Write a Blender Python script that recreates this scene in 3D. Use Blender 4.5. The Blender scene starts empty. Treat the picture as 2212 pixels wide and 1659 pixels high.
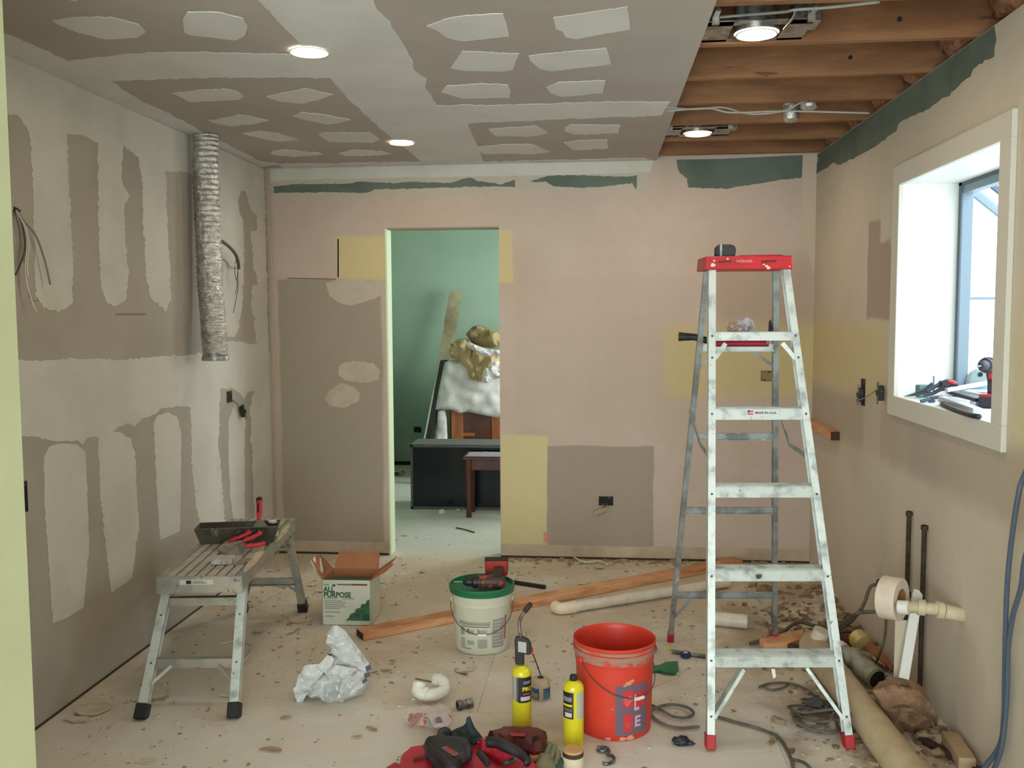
import bpy, bmesh, math, random
from mathutils import Vector, Matrix, noise
from mathutils.geometry import delaunay_2d_cdt

# ------------------------------------------------------------------ camera, world, exposure
W, H = 2212, 1659
YAW, PITCH, ROLL, FOC, EYE = .09281, .07505, .00466, 2003.3, 1.52382
XL, XR, YB, CZ = -2.0702, 1.28404, 5.70398, 2.44       # left wall, right wall, back wall, ceiling height
_f = Vector((-math.sin(YAW)*math.cos(PITCH), math.cos(YAW)*math.cos(PITCH), -math.sin(PITCH)))
_r = Vector((math.cos(YAW), math.sin(YAW), 0))
_d = _f.cross(_r)
RT = _r*math.cos(ROLL) + _d*math.sin(ROLL)
DN = -_r*math.sin(ROLL) + _d*math.cos(ROLL)
SC = bpy.context.scene
COL = SC.collection
cam = bpy.data.objects.new('camera', bpy.data.cameras.new('camera'))
COL.objects.link(cam)
cam.data.sensor_fit = 'HORIZONTAL'; cam.data.sensor_width = 36; cam.data.lens = 36*FOC/W
cam.data.clip_start = .05; cam.data.clip_end = 200
mw = Matrix.Identity(4)
for i in range(3):
    mw[i][0] = RT[i]; mw[i][1] = -DN[i]; mw[i][2] = -_f[i]
mw[2][3] = EYE
cam.matrix_world = mw
SC.camera = cam

world = bpy.data.worlds.new('overcast_sky'); SC.world = world; world.use_nodes = True
world.node_tree.nodes['Background'].inputs[0].default_value = (.80, .95, 1.0, 1)
world.node_tree.nodes['Background'].inputs[1].default_value = 4.2
SC.view_settings.view_transform = 'Standard'; SC.view_settings.look = 'None'
SC.view_settings.gamma = 1; SC.view_settings.use_curve_mapping = False
SC.view_settings.exposure = 0.20
SC.cycles.use_denoising = True
SC.cycles.max_bounces = 8; SC.cycles.diffuse_bounces = 5; SC.cycles.sample_clamp_indirect = 6
SC.cycles.transparent_max_bounces = 16
DOWNLIGHT = 90.0           # radiance of a lit downlight lens
DAY_REAR = 125.0            # daylight through the patio door behind the camera, watts
DAY_SIDE = 16.0            # daylight through the window over the sink
DAY_HALL = 44.0

def area_light(name, loc, rot, sx, sy, power, col):
    l = bpy.data.lights.new(name, 'AREA'); l.shape = 'RECTANGLE'; l.size = sx; l.size_y = sy
    l.energy = power; l.color = col
    o = bpy.data.objects.new(name, l); COL.objects.link(o); o.location = loc; o.rotation_euler = rot
    return o
area_light('daylight_patio_door', (-.9, -2.3, 1.15), (math.radians(90), 0, 0), 3.0, 2.1, DAY_REAR, (.93, 1.0, .96))
area_light('daylight_window', (2.2, 3.62, 2.2), (math.radians(-8), math.radians(62), 0), 1.2, 1.0, DAY_SIDE, (.80, .93, 1.0))
area_light('daylight_hall_window', (.9, 7.6, 1.6), (0, math.radians(90), 0), 1.5, 1.5, DAY_HALL, (.98, 1.0, .98))

# ------------------------------------------------------------------ geometry helpers
def S(r, g, b):
    f = lambda c: (c/255/12.92) if c/255 <= .04045 else ((c/255+.055)/1.055)**2.4
    return (f(r), f(g), f(b), 1)
def aim(u, v, ax, val):
    """the point of the plane (axis ax = val) on the sight line through picture point u, v"""
    d = RT*((u-W/2)/FOC) + DN*((v-H/2)/FOC) + _f
    o = Vector((0, 0, EYE))
    return o + d*((val-o[ax])/d[ax])
F = lambda u, v, z=0: aim(u, v, 2, z)       # on the floor or a level z
V = lambda u, v, y: aim(u, v, 1, y)         # on an upright plane facing the camera
LW = lambda u, v, e=0: aim(u, v, 0, XL+e)
RW = lambda u, v, e=0: aim(u, v, 0, XR-e)
BW = lambda u, v, e=0: aim(u, v, 1, YB-e)
CL = lambda u, v, e=0: aim(u, v, 2, CZ-e)

class MB:
    def __init__(s): s.v = []; s.f = []
    def add(s, vs, fs):
        n = len(s.v); s.v += [Vector(p) for p in vs]; s.f += [tuple(i+n for i in f) for f in fs]; return s
    def box(s, c, d, rz=0, M=None):
        m = M or Matrix.Rotation(rz, 3, 'Z')
        vs = [Vector(c) + m @ Vector((x*d[0]/2, y*d[1]/2, z*d[2]/2)) for x in (-1, 1) for y in (-1, 1) for z in (-1, 1)]
        return s.add(vs, [(0,1,3,2),(4,6,7,5),(0,4,5,1),(2,3,7,6),(0,2,6,4),(1,5,7,3)])
    def span(s, a, b):
        a = Vector(a); b = Vector(b)
        return s.box((a+b)/2, [abs(x) for x in (b-a)])
    def sweep(s, sec, p0, p1, up=(0,0,1), caps=True):
        """extrude a closed 2-D section (x across, y along up) from p0 to p1"""
        p0 = Vector(p0); p1 = Vector(p1); t = (p1-p0).normalized(); x = t.cross(Vector(up)).normalized(); y = x.cross(t)
        n = len(sec)
        vs = [p + x*a + y*b for p in (p0, p1) for a, b in sec]
        fs = [(i, (i+1) % n, (i+1) % n+n, i+n) for i in range(n)]
        if caps: fs += [tuple(range(n))[::-1], tuple(range(n, 2*n))]
        return s.add(vs, fs)
    def bar(s, p0, p1, w, h, up=(0,0,1)):
        return s.sweep([(-w/2,-h/2),(w/2,-h/2),(w/2,h/2),(-w/2,h/2)], p0, p1, up)
    def chan(s, p0, p1, w, h, t, up=(0,0,1), flip=1):
        """U channel: web of height h along up, flanges of length w"""
        w *= flip; t2 = t*flip
        sec = [(0,-h/2),(w,-h/2),(w,-h/2+t),(t2,-h/2+t),(t2,h/2-t),(w,h/2-t),(w,h/2),(0,h/2)]
        if flip < 0: sec = sec[::-1]
        return s.sweep(sec, p0, p1, up)
    def tube(s, pts, r, n=12, caps=True, closed=False):
        pts = [Vector(p) for p in pts]; N = len(pts)
        rs = r if isinstance(r, (list, tuple)) else [r]*N
        t0 = (pts[1]-pts[0]).normalized()
        nrm = t0.orthogonal().normalized(); vs = []
        for i, p in enumerate(pts):
            t = ((pts[(i+1) % N] if closed else pts[min(i+1, N-1)]) - (pts[i-1] if closed else pts[max(i-1, 0)])).normalized()
            nrm = (nrm - t*nrm.dot(t)).normalized(); b = t.cross(nrm)
            vs += [p + (nrm*math.cos(a)+b*math.sin(a))*rs[i] for a in (k*2*math.pi/n for k in range(n))]
        fs = []
        for i in range(N if closed else N-1):
            j = (i+1) % N
            fs += [(i*n+k, i*n+(k+1) % n, j*n+(k+1) % n, j*n+k) for k in range(n)]
        if caps and not closed: fs += [tuple(range(n))[::-1], tuple(range((N-1)*n, N*n))]
        return s.add(vs, fs)
    def lathe(s, prof, c, n=32, M=None, cap=True):
        """profile of (radius, height) turned about the z axis (or M's z axis)"""
        m = M or Matrix.Identity(3); c = Vector(c)
        vs = [c + m @ Vector((r*math.cos(a), r*math.sin(a), z)) for r, z in prof for a in (k*2*math.pi/n for k in range(n))]
        fs = [(i*n+k, i*n+(k+1) % n, (i+1)*n+(k+1) % n, (i+1)*n+k) for i in range(len(prof)-1) for k in range(n)]
        if cap:
            if prof[0][0] > 1e-4: fs.append(tuple(range(n))[::-1])
            if prof[-1][0] > 1e-4: fs.append(tuple(range((len(prof)-1)*n, len(prof)*n)))
        return s.add(vs, fs)
    def prism(s, pts, off):
        """polygon of 3-D points given a thickness along off"""
        pts = [Vector(p) for p in pts]; off = Vector(off); n = len(pts)
        return s.add(pts+[p+off for p in pts], [tuple(range(n))[::-1], tuple(range(n, 2*n))] + [(i, (i+1) % n, (i+1) % n+n, i+n) for i in range(n)])
    def pillow(s, poly, mp, nrm, T, step, seed=0, amp=.15, rim=.35, wr=0, wf=9.0, back=.8):
        """inflate an outline (2-D) into a soft or moulded solid; mp maps 2-D to the mid surface"""
        pv = [Vector(p) for p in poly]; n = len(pv); nrm = Vector(nrm).normalized()
        # resample the edge
        ed = []
        for i in range(n):
            a, b = pv[i], pv[(i+1) % n]; k = max(1, int((b-a).length/step))
            ed += [a.lerp(b, q/k) for q in range(k)]
        def inside(p):
            c = False; j = len(ed)-1
            for i in range(len(ed)):
                if (ed[i].y > p.y) != (ed[j].y > p.y) and p.x < (ed[j].x-ed[i].x)*(p.y-ed[i].y)/(ed[j].y-ed[i].y)+ed[i].x: c = not c
                j = i
            return c
        def dist(p): return min((p-e).length for e in ed)
        x0, x1 = min(p.x for p in ed), max(p.x for p in ed); y0, y1 = min(p.y for p in ed), max(p.y for p in ed)
        pin = []
        rng = random.Random(seed); yy = y0
        while yy < y1:
            xx = x0
            while xx < x1:
                p = Vector((xx+rng.uniform(-.2,.2)*step, yy+rng.uniform(-.2,.2)*step))
                if inside(p) and dist(p) > .6*step: pin.append(p)
                xx += step
            yy += step*.87
        co = ed+pin; m = len(ed)
        r = delaunay_2d_cdt(co, [(i, (i+1) % m) for i in range(m)], [], 1, 1e-4)
        vv, tris = r[0], r[2]; ist = [any(i < m for i in o) for o in r[3]]
        R = rim*min(x1-x0, y1-y0); top = []; bot = []
        for i, p in enumerate(vv):
            q = mp(p.x, p.y); d = 0 if ist[i] else min(1, dist(p)/R)
            h = math.sqrt(max(0, 1-(1-d)**2))*T*(1+amp*noise.noise(Vector((p.x/step*.35, p.y/step*.35, seed))))
            if wr and not ist[i]: h += wr*abs(noise.noise(q*wf+Vector((seed,0,0))))*2-wr*.5
            top.append(q+nrm*h); bot.append(q-nrm*h*back)
        n0 = len(s.v); s.v += top; mi = {}
        for i in range(len(vv)):
            if ist[i]: mi[i] = n0+i
            else: mi[i] = len(s.v); s.v.append(bot[i])
        for t in tris:
            s.f.append(tuple(n0+i for i in t)); s.f.append(tuple(mi[i] for i in t[::-1]))
        return s
    def blob(s, c, r, seed=0, amp=.25, sub=3, fr=2.2, ridged=True, floor=None, M=None):
        bm = bmesh.new(); bmesh.ops.create_icosphere(bm, subdivisions=sub, radius=1)
        m = M or Matrix.Identity(3); vs = []
        for v in bm.verts:
            p = v.co.copy(); k = noise.noise(p*fr+Vector((seed*3.1, seed, 0)))
            k2 = noise.noise(p*fr*2.3+Vector((seed, 7, 0)))
            if ridged: k = 1-2*abs(k)*1.6; k2 = 1-2*abs(k2)*1.6
            q = p*(1+amp*k+amp*.5*k2)
            w = Vector(c)+m @ Vector((q.x*r[0], q.y*r[1], q.z*r[2]))
            if floor is not None and w.z < floor: w.z = floor+.0005
            vs.append(w)
        bm.verts.index_update(); fs = [tuple(v.index for v in f.verts) for f in bm.faces]; bm.free()
        return s.add(vs, fs)

def wpos(o):
    p = Vector((0,0,0))
    while o: p += o.location; o = o.parent
    return p
def obj(name, mb, mat, parent=None, smooth=False, bev=0, label=None, kind=None, seg=1):
    me = bpy.data.meshes.new(name)
    o = bpy.data.objects.new(name, me); COL.objects.link(o)
    off = Vector((0,0,0))
    if parent: o.parent = parent; off = wpos(parent)
    me.from_pydata([p-off for p in mb.v], [], mb.f); me.validate()
    bm = bmesh.new(); bm.from_mesh(me); bmesh.ops.recalc_face_normals(bm, faces=bm.faces); bm.to_mesh(me); bm.free()
    if smooth is True:
        me.polygons.foreach_set('use_smooth', [True]*len(me.polygons))
    elif smooth:
        me.polygons.foreach_set('use_smooth', [True]*len(me.polygons)); me.set_sharp_from_angle(angle=math.radians(smooth))
    me.materials.append(mat)
    if bev:
        b = o.modifiers.new('bevel', 'BEVEL'); b.width = bev; b.segments = seg; b.limit_method = 'ANGLE'; b.angle_limit = math.radians(40)
    if label: o['label'] = label
    if kind: o['kind'] = kind
    return o
def root(name, label, cat, loc, group=None):
    o = bpy.data.objects.new(name, None); o.empty_display_size = .05; COL.objects.link(o); o.location = loc
    o['label'] = label; o['category'] = cat
    if group: o['group'] = group
    return o
def tag(o, label, cat, group=None, kind=None):
    o['label'] = label; o['category'] = cat
    if group: o['group'] = group
    if kind: o['kind'] = kind
    # put the origin at the thing's base
    me = o.data; n = len(me.vertices)
    c = Vector((sum(v.co.x for v in me.vertices)/n, sum(v.co.y for v in me.vertices)/n, min(v.co.z for v in me.vertices)))
    me.transform(Matrix.Translation(-c)); o.location = o.location + c
    return o
def struct(o):
    o['kind'] = 'structure'; return o
def rough_poly(pts, jag, step, seed=0, keep=()):
    """subdivide an outline and roughen it; edges whose index is in keep stay straight"""
    out = []; rng = random.Random(seed); n = len(pts)
    for i in range(n):
        a = Vector(pts[i]); b = Vector(pts[(i+1) % n]); k = max(1, int((b-a).length/step))
        nn = (b-a).orthogonal().normalized() if (b-a).length > 0 else Vector((0,0))
        for q in range(k):
            p = a.lerp(b, q/k)
            if i not in keep: p = p + nn*(noise.noise(Vector((p.x*.13, p.y*.13, seed)))*1.6+rng.uniform(-.5,.5))*jag
            out.append(p)
    return out
def smooth_path(pts, k=8, closed=False):
    P = [Vector(p) for p in pts]; out = []; n = len(P)
    g = (lambda i: P[i % n]) if closed else (lambda i: P[max(0, min(n-1, i))])
    for i in range(n if closed else n-1):
        a, b, c, d = g(i-1), g(i), g(i+1), g(i+2)
        for q in range(k):
            t = q/k
            out.append(.5*((2*b)+(c-a)*t+(2*a-5*b+4*c-d)*t*t+(3*b-a-3*c+d)*t**3))
    if not closed: out.append(P[-1])
    return out
def text_mb(txt, size, mp, bold=0.0, align='LEFT', spacing=1.0):
    """lettering as a mesh; mp maps the flat (x, y) of the text to a 3-D point"""
    cu = bpy.data.curves.new('t', 'FONT'); cu.body = txt; cu.size = size; cu.align_x = align; cu.offset = bold
    cu.space_character = spacing; cu.resolution_u = 3
    o = bpy.data.objects.new('t', cu); COL.objects.link(o)
    dg = bpy.context.evaluated_depsgraph_get(); me = o.evaluated_get(dg).to_mesh()
    mb = MB(); mb.add([mp(v.co.x, v.co.y) for v in me.vertices], [tuple(p.vertices) for p in me.polygons])
    o.evaluated_get(dg).to_mesh_clear(); bpy.data.objects.remove(o); bpy.data.curves.remove(cu)
    return mb

# ------------------------------------------------------------------ materials
def nodes(name):
    m = bpy.data.materials.new(name); m.use_nodes = True; nt = m.node_tree
    return m, nt, nt.nodes['Principled BSDF']
def nz(nt, scale, detail=4, rough=.55, vec=None, dist=0):
    n = nt.nodes.new('ShaderNodeTexNoise'); n.inputs['Scale'].default_value = scale; n.inputs['Detail'].default_value = detail
    n.inputs['Roughness'].default_value = rough; n.inputs['Distortion'].default_value = dist
    if vec: nt.links.new(vec, n.inputs['Vector'])
    return n.outputs['Fac']
def ramp(nt, fac, a, b):
    r = nt.nodes.new('ShaderNodeMapRange'); r.inputs['From Min'].default_value = a; r.inputs['From Max'].default_value = b
    r.interpolation_type = 'SMOOTHSTEP'; nt.links.new(fac, r.inputs['Value']); return r.outputs['Result']
def mixc(nt, fac, a, b, blend='MIX'):
    m = nt.nodes.new('ShaderNodeMix'); m.data_type = 'RGBA'; m.blend_type = blend
    for s, x in ((m.inputs[0], fac), (m.inputs[6], a), (m.inputs[7], b)):
        if hasattr(x, 'is_output') or isinstance(x, bpy.types.NodeSocket): nt.links.new(x, s)
        else: s.default_value = x
    return m.outputs[2]
def math_(nt, op, a, b=0):
    m = nt.nodes.new('ShaderNodeMath'); m.operation = op
    for s, x in ((m.inputs[0], a), (m.inputs[1], b)):
        if isinstance(x, bpy.types.NodeSocket): nt.links.new(x, s)
        else: s.default_value = x
    return m.outputs[0]
def pos(nt, sc=None):
    t = nt.nodes.new('ShaderNodeTexCoord').outputs['Object']
    if sc:
        mp = nt.nodes.new('ShaderNodeMapping'); mp.inputs['Scale'].default_value = sc; nt.links.new(t, mp.inputs['Vector']); return mp.outputs['Vector']
    return t
def mat(name, c, rough=.6, metal=0, c2=None, sc=6, lo=.4, hi=.65, bump=0, bsc=40, c3=None, sc3=60, lo3=.62, hi3=.7, stretch=None, ior=None, alpha=None, coat=0):
    m, nt, bs = nodes(name); P = pos(nt, stretch); col = S(*c)
    if c2: col = mixc(nt, ramp(nt, nz(nt, sc, 5, .6, P), lo, hi), col, S(*c2))
    if c3: col = mixc(nt, ramp(nt, nz(nt, sc3, 5, .6, P), lo3, hi3), col, S(*c3))
    if isinstance(col, tuple): bs.inputs['Base Color'].default_value = col
    else: nt.links.new(col, bs.inputs['Base Color'])
    bs.inputs['Roughness'].default_value = rough; bs.inputs['Metallic'].default_value = metal
    if coat: bs.inputs['Coat Weight'].default_value = coat
    if alpha is not None: bs.inputs['Alpha'].default_value = alpha
    if bump:
        b = nt.nodes.new('ShaderNodeBump'); b.inputs['Strength'].default_value = bump; b.inputs['Distance'].default_value = .01
        nt.links.new(nz(nt, bsc, 6, .6, P), b.inputs['Height']); nt.links.new(b.outputs[0], bs.inputs['Normal'])
    return m
def regions(name, base, regs, rough=.85, warp=.05, c2=None, bump=.05):
    """wall paint: base colour with soft-edged areas (axis a lo/hi, axis b lo/hi, softness, colour, weight)"""
    m, nt, bs = nodes(name)
    P = pos(nt); sp = nt.nodes.new('ShaderNodeSeparateXYZ')
    va = nt.nodes.new('ShaderNodeVectorMath'); va.operation = 'ADD'
    nn = nt.nodes.new('ShaderNodeTexNoise'); nn.inputs['Scale'].default_value = 5; nn.inputs['Detail'].default_value = 5; nt.links.new(P, nn.inputs['Vector'])
    vs = nt.nodes.new('ShaderNodeVectorMath'); vs.operation = 'MULTIPLY_ADD'; nt.links.new(nn.outputs['Color'], vs.inputs[0])
    vs.inputs[1].default_value = (warp*2,)*3; vs.inputs[2].default_value = (-warp,)*3
    nt.links.new(P, va.inputs[0]); nt.links.new(vs.outputs[0], va.inputs[1]); nt.links.new(va.outputs[0], sp.inputs[0])
    ax = dict(x=sp.outputs[0], y=sp.outputs[1], z=sp.outputs[2])
    col = S(*base)
    if c2: col = mixc(nt, ramp(nt, nz(nt, 1.7, 5, .6, P), .35, .7), col, S(*c2))
    for a, a0, a1, b, b0, b1, sf, c, w in regs:
        f = None
        for s_, l0, l1 in ((ax[a], a0, a1), (ax[b], b0, b1)):
            g = math_(nt, 'MULTIPLY', ramp(nt, s_, l0-sf, l0+sf), math_(nt, 'SUBTRACT', 1.0, ramp(nt, s_, l1-sf, l1+sf)))
            f = g if f is None else math_(nt, 'MULTIPLY', f, g)
        col = mixc(nt, math_(nt, 'MULTIPLY', f, w), col, S(*c))
    fine = ramp(nt, nz(nt, 14, 6, .7, P), .3, .75)
    col = mixc(nt, math_(nt, 'MULTIPLY', fine, .05), col, S(60, 50, 40))
    nt.links.new(col, bs.inputs['Base Color']); bs.inputs['Roughness'].default_value = rough
    b = nt.nodes.new('ShaderNodeBump'); b.inputs['Strength'].default_value = bump; b.inputs['Distance'].default_value = .01
    nt.links.new(nz(nt, 22, 6, .6, P), b.inputs['Height']); nt.links.new(b.outputs[0], bs.inputs['Normal'])
    return m
def emit(name, c, st):
    m, nt, bs = nodes(name); bs.inputs['Base Color'].default_value = (0,0,0,1)
    bs.inputs['Emission Color'].default_value = c; bs.inputs['Emission Strength'].default_value = st; return m
def clear(name, c, k):
    """thin clear sheet: mostly transparent, some gloss"""
    m, nt, bs = nodes(name); t = nt.nodes.new('ShaderNodeBsdfTransparent'); t.inputs[0].default_value = c
    mx = nt.nodes.new('ShaderNodeMixShader'); mx.inputs[0].default_value = k; bs.inputs['Base Color'].default_value = c; bs.inputs['Roughness'].default_value = .08
    nt.links.new(t.outputs[0], mx.inputs[1]); nt.links.new(bs.outputs[0], mx.inputs[2])
    nt.links.new(mx.outputs[0], nt.nodes['Material Output'].inputs[0]); return m
# ------------------------------------------------------------------ palette
PAPER = mat('drywall_paper', (174,167,155), .9, c2=(166,159,147), sc=2, bump=.03, bsc=60)
MUD = mat('joint_compound', (208,206,196), .85, c2=(200,197,186), sc=3, bump=.12, bsc=30)
MUDC = mat('ceiling_compound', (212,211,208), .85, c2=(204,203,200), sc=3, bump=.10, bsc=30)
PAPERC = mat('ceiling_paper', (174,166,158), .9, c2=(168,160,152), sc=2)
MINT = mat('mint_paint', (150,172,150), .7, c2=(142,166,146), sc=2)
YGREEN = mat('pale_green_paint', (220,228,188), .7, c2=(214,222,180), sc=3)
DGREEN = mat('old_green_paint', (104,116,106), .8, c2=(92,104,95), sc=4, c3=(140,148,132), sc3=50, lo3=.66, hi3=.74)
WHITE_TRIM = mat('white_trim_paint', (226,226,222), .45)
WHITE_P = mat('white_plastic', (222,220,208), .4, c2=(206,202,188), sc=12)
BLACK = mat('black_plastic', (26,26,27), .5, c2=(40,38,36), sc=20)
STEELM = mat('grey_steel', (140,142,142), .38, .85, c2=(92,92,90), sc=24, bump=.05)
ALU = mat('aluminium', (208,216,214), .45, .30, c2=(150,156,156), sc=16, lo=.45, hi=.72, c3=(70,70,66), sc3=34, lo3=.66, hi3=.73, bump=.06, bsc=60)
ALUD = mat('worn_aluminium', (160,166,166), .5, .45, c2=(122,124,122), sc=12, c3=(200,196,184), sc3=30, lo3=.62, hi3=.7)
RED = mat('red_plastic', (192,30,42), .4, c2=(172,24,38), sc=8)
REDH = mat('tool_red', (196,44,52), .45, c2=(170,36,44), sc=14)
WOOD = mat('pine', (218,166,122), .7, c2=(186,126,82), sc=5, c3=(150,92,56), sc3=9, lo3=.64, hi3=.72, stretch=(1,1,7))
JOIST = mat('joist_lumber', (148,104,68), .75, c2=(120,80,50), sc=3, lo=.35, hi=.65, c3=(84,50,30), sc3=5, lo3=.66, hi3=.72, stretch=(.7,3,4), bump=.1)
DARKW = mat('dark_plank', (98,72,52), .85, c2=(70,50,38), sc=4)
CARD = mat('cardboard', (168,112,76), .85, c2=(150,98,66), sc=6)
RUST = mat('rusty_iron', (74,58,46), .8, .3, c2=(52,42,36), sc=30)
COPPERISH = mat('copper', (186,110,82), .35, .8)
DARKHOLE = mat('box_cavity', (22,18,14), .8)
WIRE = mat('cable_grey', (140,140,136), .5)
WIRED = mat('cable_dark_grey', (84,80,74), .55)
BLUEC = mat('cable_blue', (76,88,106), .45)
YELLOW = mat('yellow_enamel', (220,208,34), .35, coat=.3)
CLOTH = mat('white_dust_sheet', (214,208,206), .8, c2=(198,192,190), sc=6, bump=.2, bsc=12)
KRAFT = mat('kraft_paper', (184,160,118), .85, c2=(164,138,98), sc=6)

# ------------------------------------------------------------------ floor
m, nt, bs = nodes('dusty_subfloor'); P = pos(nt)
c = mixc(nt, ramp(nt, nz(nt, .9, 6, .6, P), .3, .7), S(200,182,160), S(208,196,178))
c = mixc(nt, ramp(nt, nz(nt, 2.6, 8, .65, P), .46, .66), c, S(218,210,196))
c = mixc(nt, math_(nt, 'MULTIPLY', ramp(nt, nz(nt, 7, 8, .7, P), .55, .72), .45), c, S(172,148,124))
c = mixc(nt, math_(nt, 'MULTIPLY', ramp(nt, nz(nt, 38, 6, .7, P), .60, .72), .45), c, S(150,126,104))
# paler, greyer colour over the boards towards the room's entrance, bare damp boards in the sink corner
sp = nt.nodes.new('ShaderNodeSeparateXYZ'); nt.links.new(P, sp.inputs[0])
wv = nz(nt, 2.2, 6, .6, P)
dust = ramp(nt, math_(nt, 'ADD', sp.outputs[1], math_(nt, 'MULTIPLY', wv, 2.0)), 5.1, 3.9)
c = mixc(nt, math_(nt, 'MULTIPLY', dust, .7), c, S(218,214,206))
sx = math_(nt, 'ADD', sp.outputs[0], math_(nt, 'MULTIPLY', nz(nt, 3.1, 7, .6, P), 1.1))
bare = math_(nt, 'MULTIPLY', ramp(nt, sx, 1.12, 1.32), ramp(nt, nz(nt, 3.4, 6, .6, P), .44, .56))
c = mixc(nt, math_(nt, 'MULTIPLY', bare, .6), c, S(156,134,112))
hall = ramp(nt, sp.outputs[1], 5.6, 5.9)
c = mixc(nt, math_(nt, 'MULTIPLY', hall, .7), c, S(196,198,192))
nt.links.new(c, bs.inputs['Base Color']); bs.inputs['Roughness'].default_value = .85
b = nt.nodes.new('ShaderNodeBump'); b.inputs['Strength'].default_value = .25; b.inputs['Distance'].default_value = .01
nt.links.new(nz(nt, 30, 8, .7, P), b.inputs['Height']); nt.links.new(b.outputs[0], bs.inputs['Normal'])
FLOORM = m
fl = struct(obj('floor', MB().span((-4.2,-2.5,-.12), (2.0,9.6,-.018)), mat('floor_gap', (70,58,48), .9)))
ys = [-2.5, -1.45, -.23, .99, 2.21, 3.43, 4.65, 5.87, 7.09, 8.31, 9.6]
xs = [-4.2, -2.6, -.16, 2.0]
for i in range(len(ys)-1):
    off = 0 if i % 2 else 1.1
    xx = [-4.2, -2.9+off, -.46+off, 2.0]
    for j in range(3):
        obj('floor_panel', MB().span((xx[j]+.0007, ys[i]+.0010, -.018), (xx[j+1]-.0007, ys[i+1]-.0010, 0)), FLOORM, fl)

# ------------------------------------------------------------------ walls
def wall_y(name, y0, y1, x0, x1, z1, holes, m):      # a wall facing the camera, holes = (x0,x1,z0,z1)
    mb = MB(); xs = sorted({x0, x1, *[h[0] for h in holes], *[h[1] for h in holes]})
    for a, b_ in zip(xs, xs[1:]):
        hh = [h for h in holes if h[0] <= a and h[1] >= b_]
        if not hh: mb.span((a,y0,0), (b_,y1,z1))
        for h in hh:
            if h[2] > 0: mb.span((a,y0,0), (b_,y1,h[2]))
            mb.span((a,y0,h[3]), (b_,y1,z1))
    return struct(obj(name, mb, m))
B = lambda u, v: BW(u, v)
def reg_b(u0, v0, u1, v1, sf, c, w=1): 
    a = B(u0, v0); b_ = B(u1, v1); return ('x', a.x, b_.x, 'z', b_.z, a.z, sf, c, w)
backm = regions('back_wall_skim', (202,184,172), [
    reg_b(1110,600,1500,960, .03, (190,170,154), .3),
    reg_b(600,604,832,1192, .012, (164,154,138), .95),

    reg_b(726,512,836,622, .018, (216,200,146), .85), reg_b(1074,498,1108,610, .012, (214,196,142), .8),
    reg_b(1080,940,1184,1178, .012, (214,202,150), .85),
    reg_b(1182,962,1411,1182, .006, (162,150,136), .95), reg_b(1174,1148,1188,1174, .006, (206,140,124), .8),
    reg_b(1440,705,1800,860, .06, (204,186,134), .8),
    reg_b(590,370,1400,415, .02, (186,190,172), .35),
    reg_b(1540,560,1760,700, .08, (178,154,134), .5)], warp=.018, c2=(194,176,160))
DX0, DX1, DZ = -1.312, -.607, 2.056
wb = wall_y('wall_back', YB, YB+.115, XL-.12, XR+.12, 2.69, [(DX0, DX1, 0, DZ)], backm)
rw_regs = []
def reg_r(u0, v0, u1, v1, sf, c, w=1):
    a = RW(u0, v0); b_ = RW(u1, v1); return ('y', b_.y, a.y, 'z', b_.z, a.z, sf, c, w)
rightm = regions('right_wall_skim', (208,196,180), [
    ('y', 4.10, 4.61, 'z', 1.49, 1.95, .010, (168,150,136), .9), ('y', 4.10, 4.42, 'z', 1.845, 2.05, .015, (208,196,180), 1), ('y', 4.10, 4.27, 'z', 1.81, 2.05, .015, (208,196,180), 1),
    ('y', 4.30, 5.9, 'z', 1.13, 1.47, .05, (208,192,142), .8), ('y', 2.0, 3.00, 'z', 1.0, 1.55, .12, (212,200,150), .7),
    ('y', 2.4, 5.9, 'z', .86, 1.10, .05, (176,162,146), .8), ('y', 3.6, 3.95, 'z', .86, 1.07, .04, (168,158,146), .5),
    ('y', 4.35, 4.62, 'z', .55, 1.1, .03, (206,196,180), .5), ('y', 3.2, 3.8, 'z', 0, .42, .10, (176,164,146), .5)], warp=.03, c2=(200,188,172))
# right wall with the window opening
WY0, WY1, WZ0, WZ1 = 3.118, 4.110, 1.166, 2.064
mb = MB(); X0, X1 = XR, XR+.14
mb.span((X0,-2.5,0), (X1,WY0-.01,2.456)); mb.span((X0,WY1+.01,0), (X1,YB,2.456))
mb.span((X0,WY0-.01,0), (X1,WY1+.01,WZ0-.012)); mb.span((X0,WY0-.01,WZ1+.012), (X1,WY1+.01,2.456))
wr = struct(obj('wall_right', mb, rightm))
wl = struct(obj('wall_left', MB().span((XL-.12, 1.85, 0), (XL, YB, 2.456)), PAPER))
leftsurf = wl
wf = struct(obj('wall_front', MB().span((-4.2, 1.86, 0), (-1.3165, 2.0, 2.44)), YGREEN))
struct(obj('wall_side', MB().span((-4.32,-2.5,0), (-4.2,2.0,2.56)), YGREEN))
wall_y('wall_rear', -2.6, -2.48, -4.32, 1.42, 2.56, [(-2.5, .8, 0, 2.2)], YGREEN)
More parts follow.
